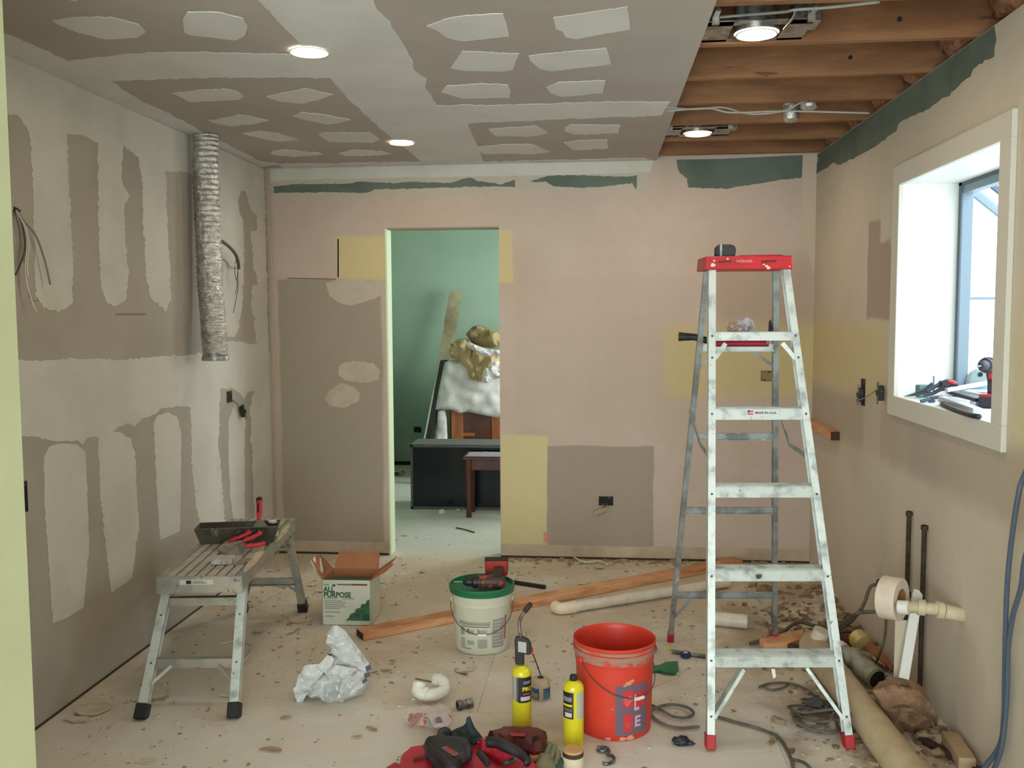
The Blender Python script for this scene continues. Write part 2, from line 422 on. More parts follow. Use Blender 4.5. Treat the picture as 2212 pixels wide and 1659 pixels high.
# hall room beyond the doorway
struct(obj('wall_hall_far', MB().span((-2.6, 9.22, 0), (2.1, 9.34, 2.7)), MINT))
struct(obj('wall_hall_left', MB().span((-2.22, YB+.115, 0), (-2.10, 9.22, 2.7)), MINT))
mb = MB(); mb.span((1.0,YB+.115,0), (1.12,6.7,2.7)); mb.span((1.0,8.5,0), (1.12,9.22,2.7)); mb.span((1.0,6.7,0), (1.12,8.5,.8)); mb.span((1.0,6.7,2.4), (1.12,8.5,2.7))
struct(obj('wall_hall_right', mb, MINT))
struct(obj('ceiling_hall', MB().span((-2.6, YB+.115, 2.56), (2.1, 9.34, 2.66)), MINT))
bb = MB().span((-2.10, 9.20, 0), (-1.2, 9.22, .035)); struct(obj('baseboard_hall', bb, DARKHOLE))
# doorway lining: pale green painted edge of the left return
dj = obj('door_edge', MB().prism([(DX0-.006,YB-.004,.0),(DX0+.006,YB-.004,.0),(DX0+.006,YB+.118,0),(DX0-.006,YB+.118,0)], (0,0,DZ)), mat('mint_return', (222,236,200), .7), wb, bev=.001)
obj('door_edge', MB().span((DX0, YB-.002, DZ-.004), (DX1, YB+.117, DZ+.004)), mat('door_head_edge', (150,140,120), .8), wb)

# ceiling boards and framing
E1 = .345
cl = struct(obj('ceiling', MB().span((XL-.12, 1.86, CZ), (E1, YB, CZ+.016)), PAPERC))
struct(obj('ceiling_entry', MB().span((-4.32, -2.6, CZ), (1.42, 1.86, CZ+.1)), PAPERC))
struct(obj('ceiling_deck', MB().span((XL-.12, 1.86, 2.69), (XR+.5, YB+.1, 2.72)), DARKW))
jy = [2.03, 2.47, 2.915, 3.355, 3.825, 4.270, 4.722, 5.167, 5.600]
fr = root('ceiling_framing', 'open ceiling framing of brown wooden joists, drywall not yet hung', 'joists', (.35, 4, 2.456))
fr['kind'] = 'structure'
for i, y in enumerate(jy):
    j = obj('joist', MB().span((-.3, y, 2.456), (XR+.35, y+.038, 2.690)), JOIST, fr, bev=.002)
    if i in (3, 4):
        hx = CL(1866, 132).x if i == 3 else CL(1803,192).x
        obj('bolt_hole', MB().lathe([(.0,.0),(.008,.0),(.008,.006)], (1.02 if i == 3 else .98, y-.001, 2.52), 12, Matrix.Rotation(math.radians(90),3,'X')), DARKHOLE, j)
INS = mat('pink_insulation', (170,118,92), .95, c2=(120,80,60), sc=20, bump=.4)
for a, b_ in zip(jy, jy[1:]):
    obj('blocking', MB().span((XR+.10, a+.038, 2.456), (XR+.14, b_, 2.69)), DARKW, fr)
    obj('insulation_batt', MB().blob((XR+.05, (a+b_)/2+.02, 2.56), (.06,.17,.09), int(a*10), .2, 3), INS, fr, smooth=True)
obj('top_plate', MB().span((XR, 1.9, 2.456), (XR+.14, YB, 2.4565)), WOOD, fr)

# ------------------------------------------------------------------ thin skins on the boards
def patch(parent, wall, pts, m, jag=2.5, step=9, seed=1, th=.0018, keep=(), name='compound_patch', e0=.0):
    mp, n = wall
    p2 = rough_poly(pts, jag, step, seed, keep)
    mb = MB().prism([mp(q[0], q[1])+Vector(n)*e0 for q in p2], Vector(n)*th)
    return obj(name, mb, m, parent)
WLq = (LW, (1,0,0)); WRq = (RW, (-1,0,0)); WBq = (BW, (0,-1,0)); WCq = (CL, (0,0,-1))
up_band = [(-60,86),(14,119),(398,289),(564,362),(571,366),(574,500),(580,744),(560,740),(558,700),(545,680),(543,650),(543,618),(557,614),(556,598),(548,580),(541,500),(556,497),(555,470),(540,450),(530,412),
 (522,412),(514,428),(514,455),(526,480),(526,560),(524,650),(515,712),(506,728),(492,727),(480,700),(475,560),(473,396),(453,388),(452,378),(358,368),(358,440),(368,600),(368,650),(357,675),(340,655),(325,645),(315,600),(309,500),(307,400),(298,338),(264,313),(263,400),(280,422),(268,440),(270,520),(277,590),(272,645),(250,662),(232,655),(218,622),(212,520),(211,308),(180,292),(143,288),(148,400),(157,560),(156,655),(125,674),(92,665),(76,640),(70,380),(62,285),(40,250),(-60,235)]
patch(wl, WLq, up_band, MUD, 2.4, 6, 3, keep=(0,1,2,3))
mid = [(-60,778),(48,778),(85,780),(150,774),(200,775),(260,778),(300,774),(380,768),(400,768),(440,760),(470,735),(510,738),(560,745),(584,760),(587,900),(592,1100),(598,1185),(552,1186),(545,1000),(540,880),(548,842),(538,846),(526,862),(505,842),(476,838),(474,900),(470,960),(478,1030),(484,1120),(500,1185),(455,1190),(425,1110),(413,1000),(411,878),(372,878),(345,884),(330,898),(305,904),(290,922),(277,914),(255,922),(243,932),(262,936),(283,948),(293,1000),(299,1140),(284,1250),(240,1280),(228,1180),(217,1080),(211,948),(205,942),(188,944),(180,960),(165,950),(130,954),(90,948),(75,942),(48,944),(-60,940)]
patch(wl, WLq, mid, MUD, 2.4, 6, 5, th=.0014, keep=(13,14,15))
patch(wl, WLq, [(548,690),(578,690),(582,800),(592,1180),(570,1180),(562,800)], MUD, 1, 8, 9, th=.0010)
patch(wl, WLq, [(94,985),(104,965),(130,958),(165,960),(184,975),(187,1050),(192,1180),(180,1312),(150,1330),(114,1347),(104,1210),(95,1090)], MUD, 1.5, 10, 6)
patch(wl, WLq, [(332,915),(340,898),(362,890),(382,900),(391,940),(390,1040),(388,1148),(346,1166),(337,1050)], MUD, 1.2, 10, 7)
patch(wl, WLq, [(494,905),(507,872),(522,880),(529,900),(527,1010),(528,1110),(534,1180),(512,1182),(497,1080),(493,1000)], MUD, 1.2, 10, 8)
# printed line on the drywall paper
obj('printed_mark', MB().prism([LW(250,677)+Vector((.0006,0,0)), LW(315,677)+Vector((.0006,0,0)), LW(315,681)+Vector((.0006,0,0)), LW(250,681)+Vector((.0006,0,0))], (.0003,0,0)), mat('printed_ink', (138,128,114), .9), wl)
# ceiling
cb = [[(-60,50),(14,72),(145,130),(300,115),(420,112),(620,117),(655,98),(742,168),(620,166),(440,168),(300,172),(240,176),(300,215),(395,260),(432,282),(480,306),(560,348),(604,354),(560,362),(398,289),(14,119),(-60,86)],
 [(540,-60),(560,0),(600,45),(640,85),(715,170),(760,220),(820,275),(880,322),(908,348),(900,355),(1045,350),(1035,320),(1020,290),(1010,266),(1110,261),(1400,250),(1430,247),(1448,220),(1330,219),(1090,226),(945,228),(935,213),(918,188),(922,170),(900,158),(893,150),(892,130),(884,118),(865,82),(848,60),(842,45),(815,22),(808,0),(790,-60)],
 [(600,354),(900,349),(1050,349),(1390,341),(1412,346),(610,362)],
 [(112,42),(160,36),(240,36),(300,52),(315,68),(295,80),(230,84),(170,70),(125,52)], [(395,40),(405,25),(470,25),(525,38),(535,55),(530,75),(510,86),(420,76),(398,70)],
 [(150,-30),(130,-4),(165,2),(178,-8),(180,-30)],
 [(370,201),(440,193),(490,191),(515,198),(527,208),(515,215),(410,220),(395,212)], [(575,208),(620,198),(660,190),(720,204),(690,214),(655,223),(610,220),(590,214)],
 [(450,260),(520,247),(580,260),(545,268),(500,271),(465,266)], [(632,250),(650,241),(700,247),(758,258),(735,264),(705,267),(660,258)],
 [(522,288),(560,282),(600,287),(645,302),(600,306),(560,298)], [(688,290),(700,286),(800,286),(820,300),(805,308),(710,306)],
 [(585,328),(610,322),(690,330),(697,334),(640,338),(590,334)], [(732,330),(760,323),(830,327),(845,332),(800,336),(745,336)],
 [(922,55),(960,40),(1010,32),(1088,28),(1100,77),(1000,88),(965,80),(945,65)], [(1195,37),(1355,14),(1361,62),(1245,84),(1222,80),(1215,67),(1200,62)],
 [(972,147),(998,110),(1120,115),(1108,150),(1090,154),(1005,152)], [(1142,120),(1160,117),(1310,103),(1320,138),(1190,153),(1165,148),(1145,130)],
 [(953,198),(965,185),(1040,180),(1097,183),(1103,195),(1100,210),(1000,212)], [(1180,188),(1205,177),(1308,173),(1302,200),(1210,208),(1190,200)],
 [(1055,278),(1160,271),(1185,288),(1140,295),(1070,294)], [(1220,275),(1235,268),(1340,270),(1335,288),(1240,290),(1222,284)],
 [(1028,318),(1080,312),(1150,311),(1190,328),(1150,332),(1045,332)], [(1218,308),(1250,303),(1312,301),(1315,320),(1240,324)]]
for i, q in enumerate(cb):
    patch(cl, WCq, q, MUDC, 1.0 if i > 2 else 1.6, 8 if i > 2 else 10, 20+i, th=.0014+.0003*(i % 5), keep=((17,18,19) if i == 0 else ()))
# old green strips left on the back and right walls
gb = [[(590,403),(640,398),(760,396),(770,392),(860,396),(880,392),(970,396),(1015,384),(1040,392),(1085,398),(1112,388),(1113,404),(1060,402),(980,405),(905,407),(810,409),(790,417),(700,415),(592,417)],
 [(1145,392),(1180,380),(1225,378),(1290,380),(1352,382),(1376,378),(1375,410),(1366,396),(1310,402),(1290,405),(1240,405),(1195,402),(1178,392),(1160,394)],
 [(1461,345),(1560,343),(1734,335),(1732,384),(1690,388),(1640,396),(1570,408),(1487,405),(1484,386),(1466,370)]]
for i, q in enumerate(gb): patch(wb, WBq, q, DGREEN, 1.2, 6, 50+i, name='old_paint_strip', keep=((0,1,2) if i == 2 else (11,)), th=.001)
CREAM = mat('skim_corner', (200,184,164), .85)
patch(wb, WBq, [(1734,335),(1763,334),(1762,470),(1758,600),(1733,500)], CREAM, .8, 8, 61, th=.0008)
patch(wb, WBq, [(578,366),(1412,345),(1405,372),(1300,376),(1160,379),(1040,381),(880,383),(760,386),(620,388),(584,392)], MUD, 1, 8, 62, th=.0008)
patch(wr, WRq, [(1767,334),(1762,378),(1800,352),(1815,356),(1842,342),(1870,328),(1900,312),(1936,282),(1945,262),(2000,238),(2050,205),(2095,165),(2108,142),(2148,122),(2152,80),(2148,56)], DGREEN, 2.2, 7, 63, name='old_paint_strip', keep=(14,15), th=.001)
PLG = mat('feathered_mud', (198,186,170), .9, c2=(188,176,158), sc=12)
for i, q in enumerate(([(733,790),(745,783),(775,780),(805,785),(822,800),(818,818),(800,826),(770,826),(740,820),(730,805)], [(702,862),(712,842),(735,828),(765,835),(778,850),(772,868),(745,880),(715,878)], [(704,612),(724,606),(726,600),(832,606),(832,620),(822,640),(790,652),(760,660),(735,655),(712,640)])):
    patch(wb, WBq, q, PLG, 1.6, 6, 70+i, th=.0006)
for i, q in enumerate(() and ([(752,795),(790,788),(806,800),(795,812),(760,812)], [(718,855),(745,843),(762,856),(745,870),(722,868)])): patch(wb, WBq, q, PAPER, 1.6, 5, 74+i, th=.0009)
# hairline crack and base strip of the back wall
obj('crack', MB().prism([BW(729,516)+Vector((0,-.0008,0)), BW(732,516)+Vector((0,-.0008,0)), BW(732,600)+Vector((0,-.0008,0)), BW(729,598)+Vector((0,-.0008,0))], (0,-.0004,0)), DARKHOLE, wb)
obj('crack', MB().prism([BW(620,600)+Vector((0,-.0008,0)), BW(726,602)+Vector((0,-.0008,0)), BW(726,604)+Vector((0,-.0008,0)), BW(620,602)+Vector((0,-.0008,0))], (0,-.0004,0)), mat('crack_brown', (120,104,84), .9), wb)
BASE = mat('base_plate_plaster', (196,178,158), .85, c2=(176,156,134), sc=5)
for a, b_ in ((XL, DX0-.01), (DX1, XR)):
    struct(obj('baseboard_back', MB().span((a, YB-.012, .014), (b_, YB, .085)), BASE, bev=.003))
GAPM = mat('floor_edge_gap', (74,60,48), .9)
struct(obj('trim_1', MB().span((XL+.001, 2.0, 0), (XL+.006, YB-.02, .008)), GAPM))
struct(obj('trim_2', MB().span((XL+.02, YB-.006, 0), (DX0-.01, YB-.001, .012)), GAPM))
struct(obj('trim_3', MB().span((DX1, YB-.006, 0), (XR, YB-.001, .012)), GAPM))
struct(obj('trim_4', MB().tube([(XL+.03, YB-.02, 0.0), (XL+.03, YB-.02, 2.44)], .006, 8), mat('corner_bead', (186,172,150), .8)))

# ------------------------------------------------------------------ window over the sink
REV = 1.515     # outer face of the white lining boards
win = obj('window_1', MB().span((XR-.001, WY1, WZ0-.02), (REV, WY1+.02, WZ1+.02)).span((XR-.001, WY0-.02, WZ0-.02), (REV, WY0, WZ1+.02)).span((XR-.001, WY0, WZ1), (REV, WY1, WZ1+.02)).span((XR-.001, WY0, WZ0-.02), (2.02, WY1, WZ0)), WHITE_TRIM)
struct(win)
tw = .085
obj('casing', MB().span((XR-.018, WY0-tw, WZ1), (XR, WY1+tw, WZ1+tw)).span((XR-.018, WY0-tw, WZ0-tw), (XR, WY1+tw, WZ0)).span((XR-.018, WY0-tw, WZ0), (XR, WY0, WZ1)).span((XR-.018, WY1, WZ0), (XR, WY1+tw, WZ1)), mat('casing_unlit_white', (208,204,194), .6), win, bev=.002)  # casing takes a darkened trim white, its unlit tone put into the colour
GREYF = mat('window_frame_vinyl', (120,134,146), .5)
SEAL = mat('window_seal', (84,96,108), .6)
fw = .045; gx = 2.0
fm = MB()
for y in (WY0+.0, WY1-.03):
    fm.span((REV, y, WZ0), (REV+fw, y+.03, WZ1))          # inner posts
fm.span((REV, WY0, WZ1-.045), (REV+fw, WY1, WZ1)); fm.span((REV, WY0, WZ0), (REV+fw, WY1, WZ0+.012))
zr = 1.66
for y in (WY0, WY1-.02):
    fm.span((gx, y, WZ0), (gx+.03, y+.02, zr)); fm.bar((REV+.03, y+.01, WZ1-.02), (gx+.015, y+.01, zr), .02, .035)
    fm.span((REV, y, WZ0), (gx, y+.02, WZ0+.02)); fm.span((REV+fw, y+.002, 1.575), (gx, y+.012, 1.588))
fm.span((gx, WY0, zr-.02), (gx+.03, WY1, zr+.02)); fm.span((gx, WY0, WZ0), (gx+.03, WY1, WZ0+.03))
obj('window_frame', fm, GREYF, win, bev=.002)
fs_ = MB()
for y in (WY0+.002, WY1-.034): fs_.span((REV-.006, y, WZ0), (REV, y+.03, WZ1))
fs_.span((REV-.006, WY0, WZ1-.012), (REV, WY1, WZ1)); fs_.bar((REV+.045, WY0+.55, WZ1-.03), (gx, WY0+.55, zr+.02), .02, .02); fs_.bar((REV+.045, WY0+.8, WZ1-.03), (gx, WY0+.8, zr+.02), .02, .02)
obj('glazing_bar', fs_, SEAL, win)
GLASS = clear('window_glass', (.97,.99,1,1), .06)
obj('pane', MB().span((REV+fw, WY1-.012, WZ0+.02), (gx, WY1-.009, 1.575)), GLASS, win)
obj('pane', MB().prism([(REV+fw, WY1-.012, 1.588), (gx, WY1-.012, 1.588), (gx, WY1-.012, zr), (REV+fw, WY1-.012, WZ1-.04)], (0,.003,0)), GLASS, win)
obj('pane', MB().span((gx+.012, WY0+.02, WZ0+.03), (gx+.015, WY1-.02, zr-.02)), GLASS, win)
obj('pane', MB().bar((REV+.04, (WY0+WY1)/2, WZ1-.02), (gx+.01, (WY0+WY1)/2, zr+.005), WY1-WY0, .003), GLASS, win)
# hidden part of the box: roof boards left and right outside lining are the same white boards
# patio door behind the camera
pd = MB()
for x in (-2.5, -.9, .74): pd.span((x, -2.56, 0), (x+.06, -2.5, 2.2))
pd.span((-2.5, -2.56, 2.14), (.8, -2.5, 2.2)); pd.span((-2.5, -2.56, 0), (.8, -2.5, .06))
dd = struct(obj('door_1', pd, WHITE_TRIM, bev=.003))
obj('pane', MB().span((-2.44, -2.54, .06), (-.9, -2.535, 2.14)), GLASS, dd); obj('pane', MB().span((-.84, -2.54, .06), (.74, -2.535, 2.14)), GLASS, dd)
# ------------------------------------------------------------------ downlights
LENS = emit('downlight_lens', (1, .80, .58, 1), DOWNLIGHT)
CHROME = mat('galvanised_can', (170,168,164), .35, .85, c2=(120,118,114), sc=30)
def downlight(c, z, lab, can):
    r = root('downlight', lab, 'ceiling light', (c.x, c.y, z), 'lit recessed downlights')
    P = Vector((c.x, c.y, z))
    obj('trim_ring', MB().lathe([(.061,.0),(.067,-.001),(.069,-.003),(.067,-.006),(.063,-.005),(.061,0)], P, 40, cap=False), WHITE_TRIM, r, smooth=True)
    obj('lens', MB().lathe([(.0,-.0035),(.062,-.0035),(.062,-.0015),(.0,-.0015)], P, 36, cap=False), LENS, r)
    if can:
        obj('housing', MB().lathe([(.074,.002),(.074,.11),(.06,.125),(0.001,.125)], P, 28, cap=False), CHROME, r, smooth=40)
        pl = MB()
        y0, y1 = -.155, .18
        pl.span((c.x-.17, c.y+y0+.05, z+.012), (c.x+.17, c.y+y0+.10, z+.015)); pl.span((c.x-.17, c.y+.1, z+.012), (c.x+.17, c.y+.15, z+.015))
        pl.span((c.x-.17, c.y-.10, z+.012), (c.x-.085, c.y+.13, z+.015)); pl.span((c.x+.085, c.y-.10, z+.012), (c.x+.17, c.y+.13, z+.015))
        obj('mounting_plate', pl, CHROME, r)
        obj('junction_box', MB().span((c.x+.11, c.y-.05, z+.02), (c.x+.20, c.y+.05, z+.09)), CHROME, r, bev=.003)
        for sx in (-.15, .15):
            obj('hanger_bar', MB().bar((c.x+sx, c.y-.20, z+.02), (c.x+sx, c.y+.20, z+.02), .018, .006), CHROME, r)
            obj('bracket', MB().span((c.x+sx-.012, c.y-.135, z-.004), (c.x+sx+.012, c.y-.12, z+.05)), CHROME, r)
downlight(CL(668,110), CZ-.0025, 'lit recessed ceiling light in taped drywall, nearest the left wall foreground', 0)
downlight(CL(868,307), CZ-.0025, 'lit recessed ceiling light in taped drywall, far one above the doorway', 0)
downlight(F(1632,77,2.452)+Vector((0,-.02,0)), 2.452, 'lit can light between open joists, nearer and larger of the two there', 1)
downlight(F(1507,289,2.452), 2.452, 'lit can light between open joists, far one near the back wall', 1)
FOIL = mat('foil_duct', (226,226,222), .26, .92, c2=(196,196,194), sc=30, bump=.9, bsc=45)
for (u, v), lab in (((1748,236), 'foil wrapped unlit fixture in the ceiling joists, nearer the camera'), ((1708,262), 'foil wrapped unlit fixture in the ceiling joists, nearer the back wall')):
    p = F(u, v, 2.458) if u < 1740 else V(u, v, 4.42)
    r = root('duct_stub', lab, 'duct', p)
    obj('foil_sleeve', MB().lathe([(.040,.12),(.046,.09),(.041,.07),(.046,.05),(.042,.03),(.038,.008),(.022,-.004),(.001,-.008)], p, 24, cap=False), FOIL, r, smooth=30)
    obj('hanger_strap', MB().span((p.x-.01,p.y-.002,p.z+.11),(p.x+.01,p.y+.002,2.690)), CHROME, r)
    obj('collar', MB().lathe([(.042,.11),(.06,.112),(.06,.118),(.042,.12)], p, 24), CHROME, r)
def cable(name, pts, r, m, lab, cat='cable', group=None, k=8, n=8):
    o = obj(name, MB().tube(smooth_path(pts, k), r, n), m, smooth=True)
    return tag(o, lab, cat, group)
y1 = jy[4]-.0035
cable('wiring_cable', [V(1440,232,y1), V(1500,236,y1), V(1560,232,y1), V(1620,246,y1), V(1690,240,y1), V(1728,222,y1), V(1745,215,y1+.1)], .0038, WIRE, 'upper grey cable drooping along the joist to a foil fixture')
cable('wiring_cable', [V(1440,240,y1-.008), V(1530,234,y1-.008), V(1580,243,y1-.008), V(1700,240,y1-.008), V(1878,244,y1-.008)], .0038, WIRE, 'long straight grey cable running the width of the joist bay')
y2 = jy[2]-.012
cable('wiring_cable', [V(1545,38,y2+.2), V(1600,33,y2+.2), V(1690,26,y2+.05), V(1720,21,y2), V(1790,16,y2), V(1900,4,y2)], .0045, WIRE, 'pale cable over the nearest lit can light')
cable('wiring_cable', [V(1720,22,y2), V(1712,40,y2+.1), V(1694,62,y2+.22)], .004, WIRED, 'short dark lead dropping to the nearest can light')

# ------------------------------------------------------------------ foil duct
dp = smooth_path([(-1.985,4.62,2.4385),(-1.99,4.62,2.2),(-1.984,4.615,1.95),(-1.978,4.61,1.7),(-1.966,4.60,1.5),(-1.956,4.59,1.37),(-1.952,4.585,1.297)], 34)
mb = MB(); n = 56; N = len(dp); vs = []
for i, p in enumerate(dp):
    L = i/(N-1)*1.14
    for k in range(n):
        a = k*2*math.pi/n
        q = .0625+.0030*math.sin(2*math.pi*(L/.020+k/n))+.0042*noise.noise(Vector((math.cos(a)*4, math.sin(a)*4, L*32)))+.0024*noise.noise(Vector((math.cos(a)*12, math.sin(a)*12, L*95)))
        if i > N-8: q += .002
        vs.append(p+Vector((math.cos(a)*q, math.sin(a)*q, 0)))
mb.add(vs, [(i*n+k, i*n+(k+1) % n, (i+1)*n+(k+1) % n, (i+1)*n+k) for i in range(N-1) for k in range(n)])
r = root('flexible_duct', 'silver foil flexible duct hanging from the ceiling beside left wall', 'duct', (-1.985,4.62,1.297))
obj('foil_hose', mb, FOIL, r, smooth=38)
obj('end_collar', MB().lathe([(.066,-.010),(.0675,.0),(.066,.012),(.058,.012),(.058,-.010),(.066,-.010)], (-1.952,4.585,1.305), 40, cap=False), mat('duct_end', (160,160,158), .4, .8), r, smooth=30)
obj('duct_inside', MB().lathe([(.001,.03),(.058,.03),(.058,-.008)], (-1.952,4.585,1.305), 30, cap=False), DARKHOLE, r)
# cables at the far left
w = XL+.012
c0 = LW(36,452,.002)
r = root('cable_bundle', 'loose white and grey cables hanging from a hole in the left wall', 'cable', c0)
obj('wall_hole', MB().prism([LW(30,446,.001), LW(38,450,.001), LW(46,456,.001), LW(34,462,.001), LW(29,456,.001)], (.001,0,0)), DARKHOLE, r)
for q, m_, rr in (([(36,454),(52,478),(78,510),(96,560),(109,615)], WIRE, .0038), ([(34,454),(48,480),(58,520),(54,580),(62,630),(78,675)], WHITE_P, .003), ([(36,454),(50,490),(54,540),(40,580),(34,594)], WIRED, .0035), ([(34,455),(44,500),(52,560),(58,610),(66,645),(84,650)], WIRE, .0025), ([(36,456),(56,492),(62,530),(58,570),(60,600)], WHITE_P, .003)):
    obj('wire', MB().tube(smooth_path([LW(u, v, .012+.02*i/4) for i, (u, v) in enumerate(q)], 8), rr, 7), m_, r, smooth=True)
# armoured lead beside the duct
r = root('armoured_cable', 'grey armoured cable with bare wires curling out beside foil duct', 'cable', LW(453,512,.02))
arm = smooth_path([LW(450,510,.01), LW(470,516,.05), LW(492,530,.07), LW(508,548,.07), LW(514,564,.06), LW(516,580,.05)], 14)
obj('armour', MB().tube(arm, [.0085+.0012*(i % 2) for i in range(len(arm))], 10), WIRED, r, smooth=True)
for q in ([(515,580),(512,600),(512,620),(508,636)], [(516,578),(506,580),(497,576),(490,566),(480,560),(466,558)], [(512,556),(507,575),(509,600),(514,610)], [(508,570),(492,600),(500,622),(510,634)], [(514,572),(514,620),(511,640),(504,676)]):
    obj('wire', MB().tube(smooth_path([LW(u, v, .05) for u, v in q], 8), .002, 6), WIRED if q[0][0] != 508 else WHITE_P, r, smooth=True)
obj('wire_nut', MB().lathe([(.0075,0),(.006,.014),(.003,.024)], LW(460,557,.05), 10, Matrix.Rotation(math.radians(-90),3,'Y')), mat('wire_nut_yellow', (214,196,60), .5), r, smooth=True)

# ------------------------------------------------------------------ electrical boxes
BOXM = mat('grey_device_box', (74,72,70), .6); BRASS = mat('brass_screw', (190,160,90), .4, .7)
def dev_box(wall, c, w_, h_, lab, dev=None, two=False, devm=None, nm='outlet_box', cav=None):
    """open device box cut into a wall; wall gives (normal, across)"""
    nrm, ac = Vector(wall[0]), Vector(wall[1]); up = Vector((0,0,1)); c = Vector(c)
    r = root(nm, lab, 'outlet', c)
    q = [c+ac*a*w_/2+up*b_*h_/2 for a, b_ in ((-1,-1),(1,-1),(1,1),(-1,1))]
    obj('cavity', MB().prism([p+nrm*.0006 for p in q], nrm*.0008), cav or DARKHOLE, r)
    t = .003; fm = MB()
    for a, b_ in zip(q, q[1:]+q[:1]): fm.bar(a+nrm*.0015, b_+nrm*.0015, t, .003, nrm)
    obj('rim', fm, BOXM, r)
    for s_ in (-1, 1): obj('screw_ear', MB().prism([c+ac*(s_*w_*.22+a)+up*(s_*h_*.40+b_)+nrm*.001 for a, b_ in ((-.008,-.006),(.008,-.006),(.008,.006),(-.008,.006))], nrm*.003), BOXM, r)
    if two: obj('divider', MB().bar(c-up*h_/2+ac*.004+nrm*.003, c+up*h_/2+ac*.004+nrm*.003, .004, .004), BOXM, r)
    if dev:
        for kk, (p, rot) in enumerate(dev):
            p = Vector(p); dm = devm or BLACK
            M = Matrix.Rotation(rot, 3, nrm)
            X = M @ ac; Y = M @ up
            def bx(cc, a, b_, d): 
                return MB().prism([cc+X*x*a/2+Y*y*b_/2 for x, y in ((-1,-1),(1,-1),(1,1),(-1,1))], nrm*d)
            body = obj('switch_body', bx(p, .032, .068, .024), dm, r, bev=.003)
            obj('strap', bx(p+nrm*.024, .018, .10, .0015), STEELM if dm is BLACK else dm, body)
            obj('rocker', bx(p+nrm*.0255, .012, .022, .006), dm, body, bev=.001)
            for s_ in (-1, 1): obj('screw', MB().lathe([(.003,0),(.003,.003),(.001,.004)], p+nrm*.012+X*.017*s_+Y*.01, 8, nrm.to_track_quat('Z','Y').to_matrix()), BRASS, body)
            for k2, (dx, m_) in enumerate(((-.006, WIRED), (.004, WIRE))):
                a0 = c+ac*dx-up*h_*.25+nrm*.002
                obj('wire', MB().tube(smooth_path([a0, a0+nrm*.03-up*.012, (a0+p)/2+nrm*.02, p+nrm*.01+Y*.03+X*dx], 6), .002, 6), m_, r, smooth=True)
    return r
LWN = ((1,0,0), (0,1,0)); BWN = ((0,-1,0), (1,0,0)); RWN = ((-1,0,0), (0,-1,0))
dev_box(LWN, LW(495,857), .070, .062, 'small black switch box with a dangling black switch on left wall', [(LW(520,888,.01), math.radians(22))], nm='switch_box')
dev_box(BWN, BW(1309,1082), .088, .056, 'open outlet box low on the back wall, tan device hanging below', [(BW(1297,1103,.008), math.radians(-70))], True, mat('tan_device', (160,144,116), .5))
dev_box(BWN, BW(1656,812), .066, .060, 'open outlet box in the yellow patch seen through the ladder', None, True, cav=mat('box_back_tan', (150,122,80), .8))
b_ = dev_box(RWN, RW(1865,847), .066, .128, 'tall switch box on right wall with a black switch hanging from it', [(RW(1865,853,.002), 0), (RW(1908,849,.008), 0)], nm='switch_box')
dev_box(LWN, LW(47,1075), .06, .11, 'half hidden dark outlet box at the left wall beside green door edge', None)
# scratches of old line on the right wall; ledger strip
o = obj('ledger_strip', MB().span((XR-.046, 5.05, .846), (XR-.002, YB-.004, .890)), WOOD, bev=.001)
o2 = tag(o, 'short pine strip fixed along right wall near the corner behind the ladder', 'board')
obj('end_grain', MB().span((XR-.0465, 5.047, .8455), (XR-.0015, 5.0505, .8905)), mat('end_grain', (74,48,32), .9), o2)
# dark pipes standing by the right wall
for (u, v, y, yb), lab in (((1964,1105,3.925,0), 'rusty iron pipe standing against right wall, taller left one'), ((1997,1135,3.743,0), 'dark iron pipe standing against right wall, right one behind white strip')):
    p = RW(u, v, .014); r = root('iron_pipe', lab, 'pipe', (p.x, p.y, 0))
    obj('pipe', MB().tube([(p.x, p.y, 0), (p.x, p.y, p.z)], .0095, 14), RUST, r, smooth=40)
    obj('coupling', MB().lathe([(.0125,0),(.0135,.003),(.0135,.014),(.0125,.018)], (p.x, p.y, p.z-.018), 14), RUST, r, smooth=40)
    obj('pipe_clip', MB().span((p.x-.012, p.y-.012, p.z*.5), (XR, p.y+.012, p.z*.5+.02)), RUST, r)
